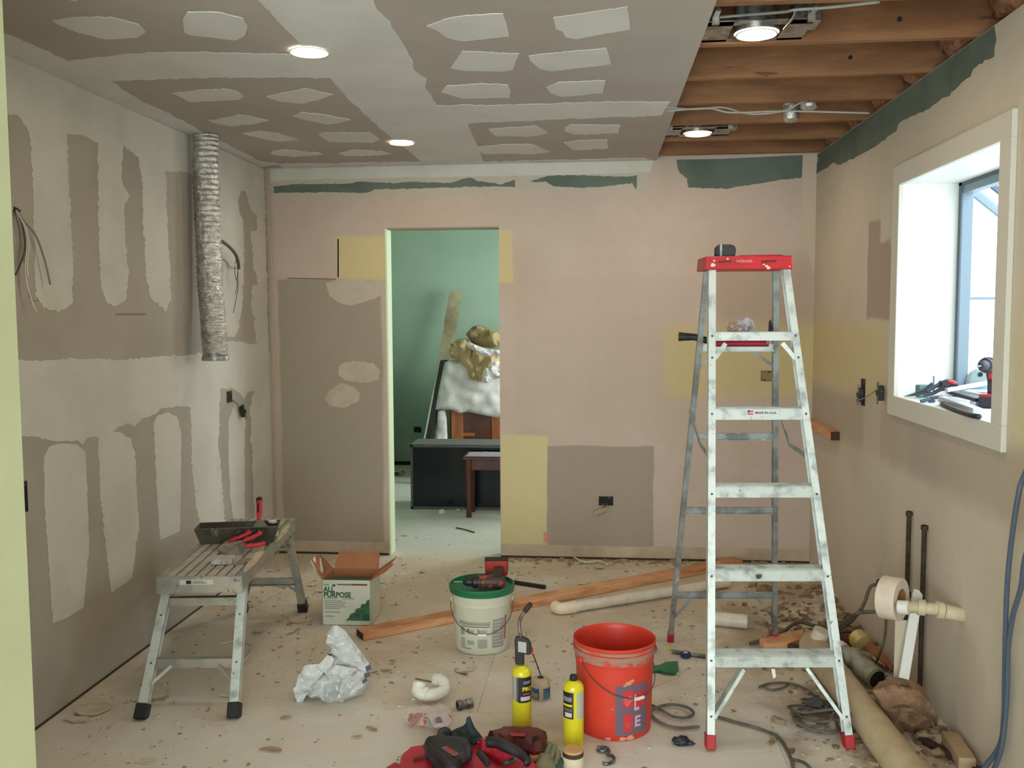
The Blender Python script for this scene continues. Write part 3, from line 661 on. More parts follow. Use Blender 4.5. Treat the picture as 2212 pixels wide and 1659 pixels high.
# ------------------------------------------------------------------ step ladder
FL_, FR_, BL_, BR_ = Vector((.395,3.205,0)), Vector((.880,3.245,0)), Vector((.338,4.275,0)), Vector((.821,4.315,0))
TFL, TFR, TBL, TBR = Vector((.428,3.600,1.70)), Vector((.702,3.612,1.70)), Vector((.425,3.720,1.70)), Vector((.690,3.730,1.70))
lad = root('step_ladder', 'tall worn aluminium step ladder with red cap, standing by right wall', 'ladder', (.61,3.76,0))
REDF = mat('ladder_foot_red', (176,30,44), .55)
def on_rail(a, b_, z): return a.lerp(b_, z/1.70)
for (a, b_, fl_, m_) in ((FL_, TFL, 1, ALU), (FR_, TFR, -1, ALU)):
    d = (b_-a).normalized(); up = Vector((0,1,0))
    # front rails: channel, web to the front
    rl = MB(); across = Vector((1,0,0)); ww = .026
    sec = [(-.013,-.028),(.013,-.028),(.013,-.0255),(-.0105 if 1 else 0,-.0255),(-.0105,.0255),(.013,.0255),(.013,.028),(-.013,.028)]
    if fl_ > 0: sec = [(-x, y) for x, y in sec][::-1]
    rl.sweep(sec, a+d*.03, b_+d*.012, up)
    rail = obj('rail', rl, m_, lad)
    for z in (.115, .30, .585, .87, 1.155, 1.36, 1.44):
        p = on_rail(a, b_, z); obj('rivet', MB().lathe([(.0045,0),(.004,.002),(.001,.003)], p+Vector((0,-.029,0)), 8, Matrix.Rotation(math.radians(90),3,'X')), mat('rivet', (90,92,90), .4, .8) if z == .115 and fl_ == 1 else bpy.data.materials['rivet'], rail)
    ft = MB().sweep([(-.0165,-.033),(.0165,-.033),(.0165,.033),(-.0165,.033)], a, a+d*.05, up)
    obj('foot', ft, REDF, lad, bev=.003, label='red plastic foot')
for (a, b_, fl_) in ((BL_, TBL, 1), (BR_, TBR, -1)):
    d = (b_-a).normalized(); rl = MB()
    sec = [(-.011,-.016),(.011,-.016),(.011,-.0135),(-.0085,-.0135),(-.0085,.0135),(.011,.0135),(.011,.016),(-.011,.016)]
    if fl_ > 0: sec = [(-x, y) for x, y in sec][::-1]
    rl.sweep(sec, a+d*.03, b_, (0,1,0)); obj('back_rail', rl, ALUD, lad)
    obj('foot', MB().sweep([(-.014,-.020),(.014,-.020),(.014,.020),(-.014,.020)], a, a+d*.05, (0,1,0)), REDF, lad, bev=.003, label='dark red plastic foot')
for i, z in enumerate((.312, .603, .893, 1.170, 1.450)):
    a = on_rail(FL_, TFL, z); b_ = on_rail(FR_, TFR, z); a.x += .010; b_.x -= .010
    st = MB(); t = .003; LIP = .028 if i == 4 else .037
    # tread with front lip and back lip
    st.prism([a+Vector((0,-.030,0)), b_+Vector((0,-.030,0)), b_+Vector((0,.050,0)), a+Vector((0,.050,0))], (0,0,t))
    st.prism([a+Vector((0,-.030,.001)), b_+Vector((0,-.030,.001)), b_+Vector((0,-.030,-LIP)), a+Vector((0,-.030,-LIP))], (0,t,0))
    st.prism([a+Vector((0,.047,.001)), b_+Vector((0,.047,.001)), b_+Vector((0,.047,-.030)), a+Vector((0,.047,-.030))], (0,t,0))
    for k in range(5): st.prism([a+Vector((0,-.02+k*.014,t)), b_+Vector((0,-.02+k*.014,t)), b_+Vector((0,-.016+k*.014,t)), a+Vector((0,-.016+k*.014,t))], (0,0,.0015))
    s_ = obj('step', st, ALU, lad)
    if i == 3:
        p0 = V(1612,884,a.y-.031); p1 = V(1683,899,a.y-.031)
        st2 = MB().prism([(p0.x,a.y-.0302,p1.z),(p1.x,a.y-.0302,p1.z),(p1.x,a.y-.0302,p0.z),(p0.x,a.y-.0302,p0.z)], (0,-.0008,0))
        obj('sticker', st2, mat('white_sticker', (214,214,216), .5), s_, label='white sticker with a small flag')
        x0 = p0.x+.004; zc = (p0.z+p1.z)/2
        obj('flag_blue', MB().span((x0, a.y-.0316, zc), (x0+.010, a.y-.0311, zc+.009)), mat('flag_blue', (60,70,130), .5), s_)
        obj('flag_red', MB().span((x0+.010, a.y-.0316, zc+.002), (x0+.022, a.y-.0311, zc+.008)).span((x0, a.y-.0316, zc-.008), (x0+.022, a.y-.0311, zc-.002)), mat('flag_red', (200,90,90), .5), s_)
        yy = a.y-.0314
        obj('sticker_text', text_mb('MADE IN U.S.A.', .0115, lambda x, y: Vector((x0+.028+x, yy, zc-.004+y)), .0004), BLACK, s_)
    if i == 0:
        obj('tag_strip', MB().prism([V(1666,1445,a.y-.033), V(1674,1445,a.y-.033), V(1676,1462,a.y-.033), V(1670,1466,a.y-.033)], (0,-.001,0)), WHITE_TRIM, s_)
    if i == 1:
        p = V(1639,1246,a.y-.0305); pts = [(p.x+.010*math.cos(k)*(1+.3*math.sin(3*k)), p.y, p.z+.010*math.sin(k)*(1+.3*math.sin(2*k+1))) for k in (q*2*math.pi/12 for q in range(12))]
        obj('gouge', MB().prism(pts, (0,-.0006,0)), mat('gouge_dark', (60,70,68), .7), s_)
# diagonal braces
def gus(a, b_, w_, m_=ALUD, nm='brace'): obj(nm, MB().bar(a, b_, .004, w_, (0,1,0)), m_, lad)
for s_, A, B_ in ((1, FL_, TFL), (-1, FR_, TFR)):
    lo = on_rail(A, B_, .105); hi = on_rail(A, B_, .27); hi.x += s_*.115; 
    obj('brace', MB().bar(lo+Vector((s_*.012,-.024,0)), hi+Vector((0,-.024,0)), .010, .004, (0,1,0)).bar(lo+Vector((s_*.006,-.0,0)), hi+Vector((-s_*.006,.0,0)), .004, .05, (0,1,0)), ALU, lad)
    lo = on_rail(A, B_, 1.355); hi = on_rail(A, B_, 1.412); hi.x += s_*.050
    obj('brace', MB().bar(lo+Vector((s_*.010,-.020,0)), hi+Vector((0,-.020,0)), .016, .004, (0,1,0)), ALU, lad)
# back horizontals
bz = (.245, .665, 1.005, 1.385)
for i, z in enumerate(bz):
    a = on_rail(BL_, TBL, z); b_ = on_rail(BR_, TBR, z)
    obj('back_brace', MB().chan(a+Vector((.006,0,0)), b_+Vector((-.006,0,0)), .014, .030, .003, (0,0,1)), ALU if i == 3 else ALUD, lad)
for s_, A, B_ in ((1, BL_, TBL), (-1, BR_, TBR)):
    for z0, z1, dx in ((.115, .235, .085), (1.30, 1.375, .095)):
        lo = on_rail(A, B_, z0); hi = on_rail(A, B_, z1); hi.x += s_*dx
        obj('brace', MB().bar(lo, hi, .012, .004, (0,1,0)), ALUD, lad)
# spreaders
for s_, A, B1, C, D in ((-1, FL_, TFL, BL_, TBL), (1, FR_, TFR, BR_, TBR)):
    p0 = on_rail(C, D, 1.12); p1 = on_rail(A, B1, .99)
    mid = p0.lerp(p1, .45); mid.z -= .055
    p0.x -= s_*.014*-1; 
    obj('spreader', MB().bar(p0, mid, .004, .018).bar(mid, p1+Vector((0,.02,0)), .004, .018), ALUD, lad)
# red cap
cap = MB(); y0, y1, x0, x1, z0, z1 = 3.565, 3.745, .402, .722, 1.687, 1.738
def capring(z, e): return [Vector((x0-e, y0-e*.6, z)), Vector((x1+e, y0+.012-e*.6, z)), Vector((x1-.006+e, y1+e, z)), Vector((x0-.012-e, y1-.012+e, z))]
A = capring(z0, .004); B2 = capring(z1, 0)
cap.add(A+B2, [(0,1,2,3),(4,5,6,7),(0,1,5,4),(1,2,6,5),(2,3,7,6),(3,0,4,7)])
co = obj('top_cap', cap, RED, lad, bev=.004, label='red plastic top cap', seg=2)
n_ = (Vector((x1, y0+.012, 0))-Vector((x0, y0, 0))).normalized(); fn = Vector((n_.y, -n_.x, 0))
def cf(x, z, e=.003): return Vector((x0, y0, z0)) + n_*x + Vector((0,0,z)) + fn*(e+.0024*(1-z/.051))
SL = mat('cap_recess', (104,14,20), .7)
for a, b_ in ((.045, .095), (.205, .262)): obj('slot', MB().prism([cf(a,.026), cf(b_,.029), cf(b_,.035), cf(a,.032)], fn*.0004), SL, co)
obj('cap_text', text_mb('WERNER', .015, lambda x, y: cf(.113+x, .026+y, .0036), .0003), mat('cap_print', (226,130,140), .6), co)
PAINTD = mat('paint_spatter', (226,200,176), .7)
for (x, z, r_) in ((.026,.018,.009), (.031,.034,.004), (.081,.040,.004), (.225,.012,.006), (.232,.006,.007), (.215,.018,.004), (.31,.010,.003)):
    obj('paint_drip', MB().prism([cf(x+r_*math.cos(q)*(1+.25*math.sin(3*q+x*90)), z+r_*.8*math.sin(q), .0034) for q in (k*2*math.pi/14 for k in range(14))], fn*.0004), PAINTD, co)
# things on the ladder
p = V(1566,551,3.63); p.z = 1.7385
r = root('tape_measure', 'black tape measure standing on the red ladder cap', 'tape measure', p)
def tmm(e0, e1, y0_, y1_):
    pts = [(-.036,.0),(.030,.0),(.038,.006),(.039,.030),(.034,.041),(.018,.046),(-.014,.047),(-.030,.043),(-.038,.034),(-.039,.008)]
    return MB().prism([(p.x+x*e0, p.y+y0_, p.z+max(0,z)*e1) for x, z in pts], (0, y1_-y0_, 0))
obj('case', tmm(1, 1, -.02, .02), BLACK, r, bev=.006, seg=2)
obj('belt_clip', MB().span((p.x-.022, p.y-.024, p.z+.001), (p.x-.014, p.y-.020, p.z+.046)).span((p.x-.022, p.y-.024, p.z+.044), (p.x-.014, p.y+.01, p.z+.0485)), STEELM, r)
obj('side_cover', tmm(.72, .8, -.023, -.019), mat('dark_rubber', (44,44,48), .6), r, bev=.002)
a = V(1598,550,3.66); b_ = V(1684,544,3.69); a.z = 1.742; b_.z = 1.746
o = obj('carpenter_pencil', MB().bar(a, b_, .012, .007), mat('pencil_red', (178,40,36), .5), bev=.001)
o = tag(o, 'flat red carpenter pencil lying on the ladder cap', 'pencil')
obj('tip', MB().bar(b_, b_+(b_-a).normalized()*.012, .006, .003), BLACK, o)
# crumpled clear wrap on the top step
p = on_rail(FL_, TFL, 1.45); zt = 1.4545
r = root('tape_rolls', 'crumpled grey wrapper with clear tape rolls on ladder top step', 'wrapper', (V(1597,715,3.54).x, 3.55, zt))
cx = V(1602,715,3.55).x
GREYW = mat('grey_wrap', (168,164,176), .35, 0, c2=(120,112,116), sc=40)
obj('wrap', MB().blob((cx+.012, 3.545, zt+.022), (.028,.022,.026), 3, .30, 3, 2.6, floor=zt), GREYW, r)
obj('wrap', MB().blob((cx-.030, 3.545, zt+.015), (.020,.02,.019), 8, .30, 3, 2.6, floor=zt), mat('brown_wrap', (148,124,112), .4), r)
# caulking gun hooked over the back brace
yb_ = on_rail(BL_, TBL, 1.385).y+.0; z = 1.400+.021
r = root('caulking_gun', 'caulking gun with black handle and dark red barrel lying across ladder back', 'caulking gun', V(1575,741,yb_))
c0 = V(1540,740,yb_); c1 = V(1660,739,yb_); zz = c0.z = c1.z = V(1600,742,yb_).z
obj('barrel', MB().tube([c0, c1], .013, 16), mat('barrel_maroon', (146,20,44), .5), r, smooth=40)
g0 = V(1466,727,yb_); g1 = V(1500,728,yb_); g2 = Vector((c0.x, c0.y, c0.z+.006))
obj('grip', MB().tube([g0, g0.lerp(g1,.5), g1, g2], [.019,.016,.014,.013], 16), BLACK, r, smooth=60)
e0 = V(1656,745,yb_)
obj('frame_yoke', MB().span((e0.x-.004, yb_-.016, 1.400), (e0.x+.004, yb_+.016, 1.435)).tube([(e0.x, yb_, 1.418), (e0.x+.05, yb_, 1.418)], .004, 8), STEELM, r)
t0 = V(1664,718,yb_)
obj('trigger', MB().prism([(t0.x-.008,yb_-.006,1.425),(t0.x+.008,yb_-.006,1.425),(t0.x+.006,yb_-.006,1.47),(t0.x+.001,yb_-.006,1.50),(t0.x-.006,yb_-.006,1.49)], (0,.012,0)), BLACK, r, bev=.002)
# ------------------------------------------------------------------ work platform
wp = root('work_platform', 'dusty folding aluminium work platform beside the left wall', 'work platform', (-1.62,3.93,0))
ZT = .505
c = [Vector(p) for p in ((-1.722,3.410,ZT), (-1.388,3.465,ZT), (-1.527,4.500,ZT), (-1.848,4.455,ZT))]
ax = ((c[2]+c[3])-(c[0]+c[1])).normalized(); cr = Vector((ax.y, -ax.x, 0)); wd = .335; Lp = 1.045
O0 = (c[0]+c[1])/2
def pp(a, l, z): return O0+cr*a+ax*l+Vector((0,0,z-ZT))       # across, along, height
ALUP = mat('dusty_aluminium', (156,160,156), .5, .5, c2=(184,176,160), sc=9, lo=.4, hi=.6, c3=(110,106,98), sc3=26, lo3=.6, hi3=.7)
BLKF = mat('black_rubber_foot', (24,28,34), .55)
# end caps and side rails
def quadbox(mb, a0, a1, l0, l1, z0, z1): return mb.prism([pp(a0,l0,z0), pp(a1,l0,z0), pp(a1,l1,z0), pp(a0,l1,z0)], (0,0,z1-z0))
obj('side_rail', quadbox(MB(), -wd/2, -wd/2+.03, .012, Lp-.012, ZT-.062, ZT-.002), ALUP, wp, bev=.002)
obj('side_rail', quadbox(MB(), wd/2-.03, wd/2, .012, Lp-.012, ZT-.062, ZT-.002), ALUP, wp, bev=.002)
for l0, l1 in ((0, .014), (Lp-.014, Lp)): obj('end_plate', quadbox(MB(), -wd/2, wd/2, l0, l1, ZT-.068, ZT-.001), ALUP, wp, bev=.002)
SLOT = mat('deck_groove', (92,82,70), .8)
obj('deck_pan', quadbox(MB(), -wd/2+.03, wd/2-.03, .014, Lp-.014, ZT-.014, ZT-.010), SLOT, wp)
DUSTD = mat('dusty_deck', (186,180,168), .75, c2=(164,158,148), sc=10, c3=(208,200,188), sc3=22)
ns = 7; sw = (wd-.06)/ns
for i in range(ns):
    a0 = -wd/2+.03+i*sw+.0045
    obj('deck_slat', quadbox(MB(), a0, a0+sw-.009, .014, Lp-.014, ZT-.010, ZT), DUSTD, wp, bev=.0015)
# label plate on the near end
def ep(a, z, e=.0012): return pp(a, -e, z)
lb = obj('rating_sticker', MB().prism([ep(-.075,ZT-.032), ep(.055,ZT-.032), ep(.055,ZT-.012), ep(-.075,ZT-.012)], ax*-.0008), mat('sticker_grey', (206,210,206), .5), wp, label='pale warning sticker')
obj('sticker_mark', MB().prism([ep(-.050,ZT-.029,.0022), ep(-.030,ZT-.029,.0022), ep(-.030,ZT-.015,.0022), ep(-.050,ZT-.015,.0022)], ax*-.0004), BLACK, lb)
obj('sticker_text', MB().prism([ep(-.025,ZT-.027,.0022), ep(.030,ZT-.027,.0022), ep(.030,ZT-.023,.0022), ep(-.025,ZT-.023,.0022)], ax*-.0004).prism([ep(-.025,ZT-.020,.0022), ep(.018,ZT-.020,.0022), ep(.018,ZT-.017,.0022), ep(-.025,ZT-.017,.0022)], ax*-.0004), mat('sticker_print', (120,126,122), .6), lb)
feet = dict(FL=Vector((-1.722,3.262,0)), FR=Vector((-1.372,3.300,0)), BR=Vector((-1.512,4.570,0)), BL=Vector((-1.815,4.530,0)))
tops = dict(FL=pp(-wd/2+.020,.085,ZT-.06), FR=pp(wd/2-.020,.085,ZT-.06), BR=pp(wd/2-.020,Lp-.085,ZT-.06), BL=pp(-wd/2+.020,Lp-.085,ZT-.06))
def lg(k, t): return feet[k].lerp(tops[k], t)
for k in feet:
    a, b_ = feet[k], tops[k]; d = (b_-a).normalized(); s_ = 1 if k[1] == 'L' else -1
    sec = [(-.017,-.019),(.017,-.019),(.017,-.016),(-.014,-.016),(-.014,.016),(.017,.016),(.017,.019),(-.017,.019)]
    if s_ > 0: sec = [(-x, y) for x, y in sec][::-1]
    leg = obj('leg', MB().sweep(sec, a+d*.04, b_+d*.02, tuple(ax)), ALU if k[0] == 'F' else ALUP, wp)
    obj('foot', MB().sweep([(-.023,-.026),(.023,-.026),(.023,.026),(-.023,.026)], a, a+d*.058, tuple(ax)), BLKF, wp, bev=.004, label='black rubber foot')
    sg = -1 if k[0] == 'F' else 1
    for t in (.42, .78, .96): obj('rivet', MB().lathe([(.0055,0),(.005,.002),(.001,.0035)], a.lerp(b_, t)+ax*sg*.0195, 8, (ax*sg).to_track_quat('Z','Y').to_matrix()), bpy.data.materials['rivet'], leg)
for s_, e in (('F', -1), ('B', 1)):
    for t, h in ((.40, .036), (.87, .032)):
        a = lg(s_+'L', t); b_ = lg(s_+'R', t)
        obj('rung', MB().chan(a+cr*.004, b_-cr*.004, .030, h, .003, (0,0,1), -1 if s_ == 'F' else 1), ALUP, wp)
    for k, q in (('L', 1), ('R', -1)):
        a = lg(s_+k, .25); b_ = lg(s_+k, .385)+cr*q*.075
        obj('brace', MB().bar(a+cr*q*.01, b_, .012, .003, tuple(ax)), ALUP, wp)
    for k, q in (('L', 1), ('R', -1)):
        a = lg(s_+k, .80)-ax*e*.0; b_ = pp(-q*(wd/2-.02), .30 if s_ == 'F' else Lp-.30, ZT-.05)
        obj('lock_brace', MB().bar(a, b_, .014, .003, (0,0,1)), ALUP, wp)
# ------------------------------------------------------------------ tools on the platform
def on_deck(u, v, z=ZT): return F(u, v, z)
PANG = mat('mud_pan_steel', (112,108,98), .5, .5, c2=(84,82,74), sc=8, c3=(170,160,144), sc3=18, lo3=.62, hi3=.7)
PDK = mat('mud_pan_inside', (66,62,54), .6, .3, c2=(96,92,82), sc=6)
# trough: rests on the deck across the platform, long side toward the camera
# px: rim back left (424,1133) to back right (607,1125); front right (600,1168)
zb, zr_ = ZT+.001, ZT+.075
A0 = V(432,1140,4.02); A1 = V(606,1128,4.10)
A0.z = A1.z = zr_
dn = (A1-A0); dn.z = 0; Lq = dn.length; dn.normalize(); pn = Vector((-dn.y, dn.x, 0))
def pq(l, w_, z): p = A0+dn*l+pn*w_; return Vector((p.x, p.y, z))
r = root('mud_pan', 'grey steel mud pan holding red handled putty knives on the platform', 'mud pan', pq(Lq/2,-.05,zb))
t = .0018
def strip(mb, a, b_, c_, d_): 
    n_ = (Vector(b_)-Vector(a)).cross(Vector(d_)-Vector(a)).normalized()*t
    return mb.prism([a, b_, c_, d_], n_)
sh = MB(); wr_, wbm = .125, .062; ins = .02
b0 = -(wr_-wbm)/2
strip(sh, pq(ins,b0,zb+.002), pq(Lq-ins,b0,zb+.002), pq(Lq-ins,b0-wbm,zb+.002), pq(ins,b0-wbm,zb+.002))
obj('pan_bottom', sh, PDK, r)
sh = MB(); strip(sh, pq(ins,b0,zb), pq(Lq-ins,b0,zb), pq(Lq,0,zr_), pq(0,0,zr_)); sh.tube([pq(0,0,zr_), pq(Lq,0,zr_)], .003, 8); obj('pan_side', sh, PDK, r, smooth=30)
sh = MB(); strip(sh, pq(ins,b0-wbm,zb), pq(Lq-ins,b0-wbm,zb), pq(Lq,-wr_,zr_*1), pq(0,-wr_,zr_)); sh.tube([pq(0,-wr_,zr_), pq(Lq,-wr_,zr_)], .003, 8)
# the front side is the near, lower side in view
obj('pan_side', sh, PANG, r, smooth=30)
for l0, l1 in ((0, ins), (Lq, Lq-ins)):
    sh = MB(); strip(sh, pq(l1,b0,zb), pq(l1,b0-wbm,zb), pq(l0,-wr_,zr_), pq(l0,0,zr_)); obj('pan_end', sh, PANG, r)
obj('mud_residue', MB().blob(pq(Lq*.85,-.05,zb+.03), (.045,.03,.018), 5, .25, 3), MUD, r, smooth=True)
obj('mud_residue', MB().blob(pq(Lq-.035,-.008,zr_-.002), (.022,.010,.008), 6, .25, 2), MUD, r, smooth=True)
KN = mat('knife_blade', (176,172,166), .35, .7, c2=(140,134,126), sc=20, c3=(206,200,188), sc3=14)
def knife(h0, h1, tip, bw, lab, up=(0,0,1), hw=.030):
    """h0 butt of the grip, h1 grip at the blade, tip end of the blade"""
    h0, h1, tip = Vector(h0), Vector(h1), Vector(tip); d = (h1-h0).normalized()
    r = root('putty_knife', lab, 'putty knife', h1, 'red handled knives on the platform')
    x = d.cross(Vector(up)).normalized(); L = (h1-h0).length
    def sec(t, w_, th): 
        p = h0+d*L*t; y = x.cross(d)
        return [p+x*w_*math.cos(a)*.5+y*th*math.sin(a)*.5 for a in (k*2*math.pi/14 for k in range(14))]
    prof = [(0,.6,.6),(.03,.95,.9),(.15,1.05,1),(.32,.9,.95),(.55,.98,1.05),(.8,.8,.85),(.97,.62,.6),(1,.5,.4)]
    def hull(ps):
        mb = MB(); vs = []; 
        for t_, a, b__ in ps: vs += sec(t_, hw*a, .020*b__)
        n = 14; mb.add(vs, [(i*n+k, i*n+(k+1) % n, (i+1)*n+(k+1) % n, (i+1)*n+k) for i in range(len(ps)-1) for k in range(n)]+[tuple(range(n))[::-1], tuple(range((len(ps)-1)*n, len(ps)*n))])
        return mb
    obj('grip', hull([(.17,1.04,1)]+prof[3:]), REDH, r, smooth=50)
    obj('butt_cap', hull([(0,.6,.6),(.03,.97,.92),(.15,1.07,1.04),(.18,1.05,1.02)]), BLACK, r, smooth=50)
    y = x.cross(d); m0 = h0+d*L*.5+y*.0105
    obj('grip_inlay', MB().prism([m0-d*.022+x*.004, m0-d*.022-x*.004, m0+d*.022-x*.005, m0+d*.022+x*.005], y*.001), BLACK, r)
    db = (tip-h1).normalized(); xb = x
    obj('blade', MB().prism([h1-db*.008+xb*.009, h1-db*.008-xb*.009, tip-db*.03-xb*bw/2, tip-xb*bw/2, tip+xb*bw/2, tip-db*.03+xb*bw/2], db.cross(xb).normalized()*.0012), KN, r)
    return r
# upright knife standing in the pan
knife(V(560,1074,4.08), V(560,1123,4.02), V(562,1152,3.99), .07, 'putty knife standing upright in the mud pan, red handle with black end', up=(0,-1,.1), hw=.030)
knife(V(553,1143,3.96), V(492,1171,3.90), on_deck(474,1192), .055, 'putty knife lying highest in the pan, red handle pointing up right', up=(.2,-.4,1))
knife(V(572,1146,3.93), V(524,1170,3.86), on_deck(486,1199), .14, 'wide putty knife, middle one of the three lying in the pan', up=(.1,-.3,1))
knife(V(581,1172,3.87), V(526,1181,3.80), on_deck(508,1194), .11, 'putty knife lowest of the three lying, black butt toward the pan end', up=(.05,-.2,1))
p = on_deck(482,1216)
o = obj('sanding_block', MB().box((p.x,p.y,ZT+.013), (.085,.075,.024), .15), mat('sanding_sponge', (196,192,180), .9, c2=(158,156,150), sc=40, bump=.4), bev=.004)
tag(o, 'light grey dusty sanding sponge lying on the platform deck', 'sanding sponge')
p = on_deck(520,1214)
o = obj('taping_blade', MB().prism([p+Vector((-.02,-.05,.0012)), p+Vector((.03,-.045,.0012)), p+Vector((.035,.05,.0012)), p+Vector((-.01,.05,.0012))], (0,0,.002)), KN)
tag(o, 'bare dusty steel blade lying beside the sanding sponge', 'blade')
CRUST = mat('dried_mud', (206,194,170), .9, c2=(186,172,148), sc=20)
for q in ([(562,1184),(570,1172),(572,1190),(556,1214),(528,1238),(527,1228),(538,1210)], [(596,1170),(612,1140),(627,1131),(620,1150),(604,1166)]):
    mb = MB().prism([F(u, v, ZT+.0012) for u, v in rough_poly(q, .5, 4, 3)], (0,0,.0012)); obj('dried_mud', mb, CRUST, wp)
# ------------------------------------------------------------------ buckets
def cone_map(C, r0, z0, r1, z1, a0, e):
    """flat (x right, y up in metres) on a bucket wall, x=0 facing angle a0"""
    def f(x, y):
        z = z0+y; r = r0+(r1-r0)*(z-z0)/(z1-z0)+e; a = a0+x/r0
        return Vector((C.x+r*math.cos(a), C.y+r*math.sin(a), C.z+z))
    return f
def decal(name, mp, x0, y0, x1, y1, m, parent, n=None, poly=None):
    """thin printed rectangle wrapped on a curved wall"""
    n = n or max(2, int(abs(x1-x0)/.006)); mb = MB(); vs = []
    for i in range(n+1):
        x = x0+(x1-x0)*i/n; vs += [mp(x, y0), mp(x, y1)]
    mb.add(vs, [(2*i, 2*i+2, 2*i+3, 2*i+1) for i in range(n)])
    return obj(name, mb, m, parent)
def bail(C, r, z, ang, drop, m, parent, grip_m, half=math.pi):
    """wire handle fallen against the side facing angle ang"""
    pts = []
    for k in range(25):
        t = k/24*2-1; a = ang+t*math.pi/2
        rr = r+.004; zz = z-drop*math.cos(t*math.pi/2)**.8
        pts.append(Vector((C.x+rr*math.cos(a), C.y+rr*math.sin(a), zz)))
    obj('bail_handle', MB().tube(pts, .0018, 7), m, parent, smooth=True)
    obj('handle_grip', MB().tube([p+(p-Vector((C.x,C.y,p.z))).normalized()*.004 for p in pts[11:14]], .0062, 12), grip_m, parent, smooth=40)
# orange bucket
C = Vector((.062, 3.362, 0)); HB = .338
OR = mat('orange_red_plastic', (212,64,46), .42, c2=(202,56,42), sc=5, c3=(214,120,104), sc3=14, lo3=.66, hi3=.8)
DUST = mat('mortar_smear', (168,128,112), .85, c2=(204,78,58), sc=16, lo=.48, hi=.6)
ob = root('bucket', 'open orange red bucket with dusty rim and purple grey store label', 'bucket', C)
obj('bucket_body', MB().lathe([(.001,.004),(.124,.004),(.132,0),(.1345,.004),(.1370,.06),(.1425,HB-.075),(.1455,HB-.073),(.1455,HB-.069),(.1430,HB-.066),(.1435,HB-.048),(.1500,HB-.046),(.1510,HB-.030),(.1470,HB-.027),(.1475,HB-.014),(.1515,HB-.012),(.1520,HB-.002),(.1495,HB),(.1470,HB-.003),(.1440,HB-.02),(.1410,HB-.07),(.132,.02),(.120,.008),(.001,.008)], C, 72, cap=False), OR, ob, smooth=35)
mp0 = lambda x, y: None
def band(z0, z1, r0, r1, m, nm, seed):
    mb = MB(); vs = []; n = 96
    for k in range(n):
        a = k*2*math.pi/n; j = .004*noise.noise(Vector((math.cos(a)*5, math.sin(a)*5, seed)))
        vs += [Vector((C.x+r0*math.cos(a), C.y+r0*math.sin(a), z0+j)), Vector((C.x+r1*math.cos(a), C.y+r1*math.sin(a), z1))]
    mb.add(vs, [(2*k, 2*((k+1) % n), 2*((k+1) % n)+1, 2*k+1) for k in range(n)]); obj(nm, mb, m, ob, smooth=True)
band(HB-.047, HB-.029, .1509, .1519, DUST, 'dust_band', 1); band(HB-.064, HB-.050, .1440, .1443, DUST, 'dust_band', 2); band(HB-.026,HB-.015,.1480,.1484, DUST,'dust_band', 5)
A0_ = math.atan2(-C.y, -C.x)          # toward the camera
mp = cone_map(C, .1345, 0, .1425, HB-.075, A0_, .0007); mp1 = cone_map(C, .1345, 0, .1425, HB-.075, A0_, .0011); mp2 = cone_map(C, .1345, 0, .1425, HB-.075, A0_, .0015)
LAB = mat('label_purple_grey', (112,92,108), .6); LABR = mat('label_red', (204,52,56), .6); LABP = mat('label_pink_white', (206,168,196), .6); LABT = mat('label_lettering', (222,120,120), .6)
lab = decal('label', mp, .004, .022, .134, .206, LAB, ob)
lab['label'] = 'purple grey printed label'
decal('label_corner', mp1, .004, .022, .060, .030, LAB, lab)
decal('logo_square', mp1, .030, .125, .068, .186, LABR, lab)
c45, s45 = math.cos(math.radians(42)), math.sin(math.radians(42))
for i, wd_ in enumerate(('THE', 'HOME', 'DEPOT')):
    def tm(x, y, i=i): X = x-.0215+(.004 if i == 0 else 0); Y = y+.008-i*.0125; return mp2(.049+(X*c45-Y*s45)*.82, .155+(X*s45+Y*c45))
    obj('logo_text', text_mb(wd_, .0135 if i else .008, tm, .0006), LABT, lab)
decal('panel_red', mp1, .072, .118, .120, .178, LABR, lab); decal('panel_red', mp1, .034, .036, .066, .100, LABR, lab)
def vt(x, y): return mp2(.074+x*.9, .112+y)
obj('label_word', text_mb("L", .085, lambda x, y: mp2(.070+x*.55, .112+y*.95), .0020), LABP, lab)
obj('label_word', text_mb("E", .055, lambda x, y: mp2(.074+x, .050+y), .0016), LABP, lab)
decal('print_patch', mp1, .040, .050, .060, .068, LABT, lab)
DST = mat('plaster_splash', (206,150,132), .85)
for x, y, r_ in ((.048,.214,.012),(.062,.222,.009),(.036,.206,.006),(.030,.010,.012),(.060,.012,.015),(-.02,.008,.01),(-.006,.12,.004)):
    mb = MB(); mb.add([mp1(x+r_*math.cos(q)*(1+.3*math.sin(3*q+x*60)), y+r_*.6*math.sin(q)) for q in (k*2*math.pi/16 for k in range(16))], [tuple(range(16))]); obj('plaster_splash', mb, DST, ob)
bail(C, .1455, HB-.055, A0_+.62, .125, WIRED, ob, WHITE_TRIM)
for s_ in (-1, 1):
    a = A0_+.62+s_*math.pi/2; obj('handle_ear', MB().box((C.x+.150*math.cos(a), C.y+.150*math.sin(a), HB-.058), (.012,.022,.022), a), OR, ob, bev=.003)
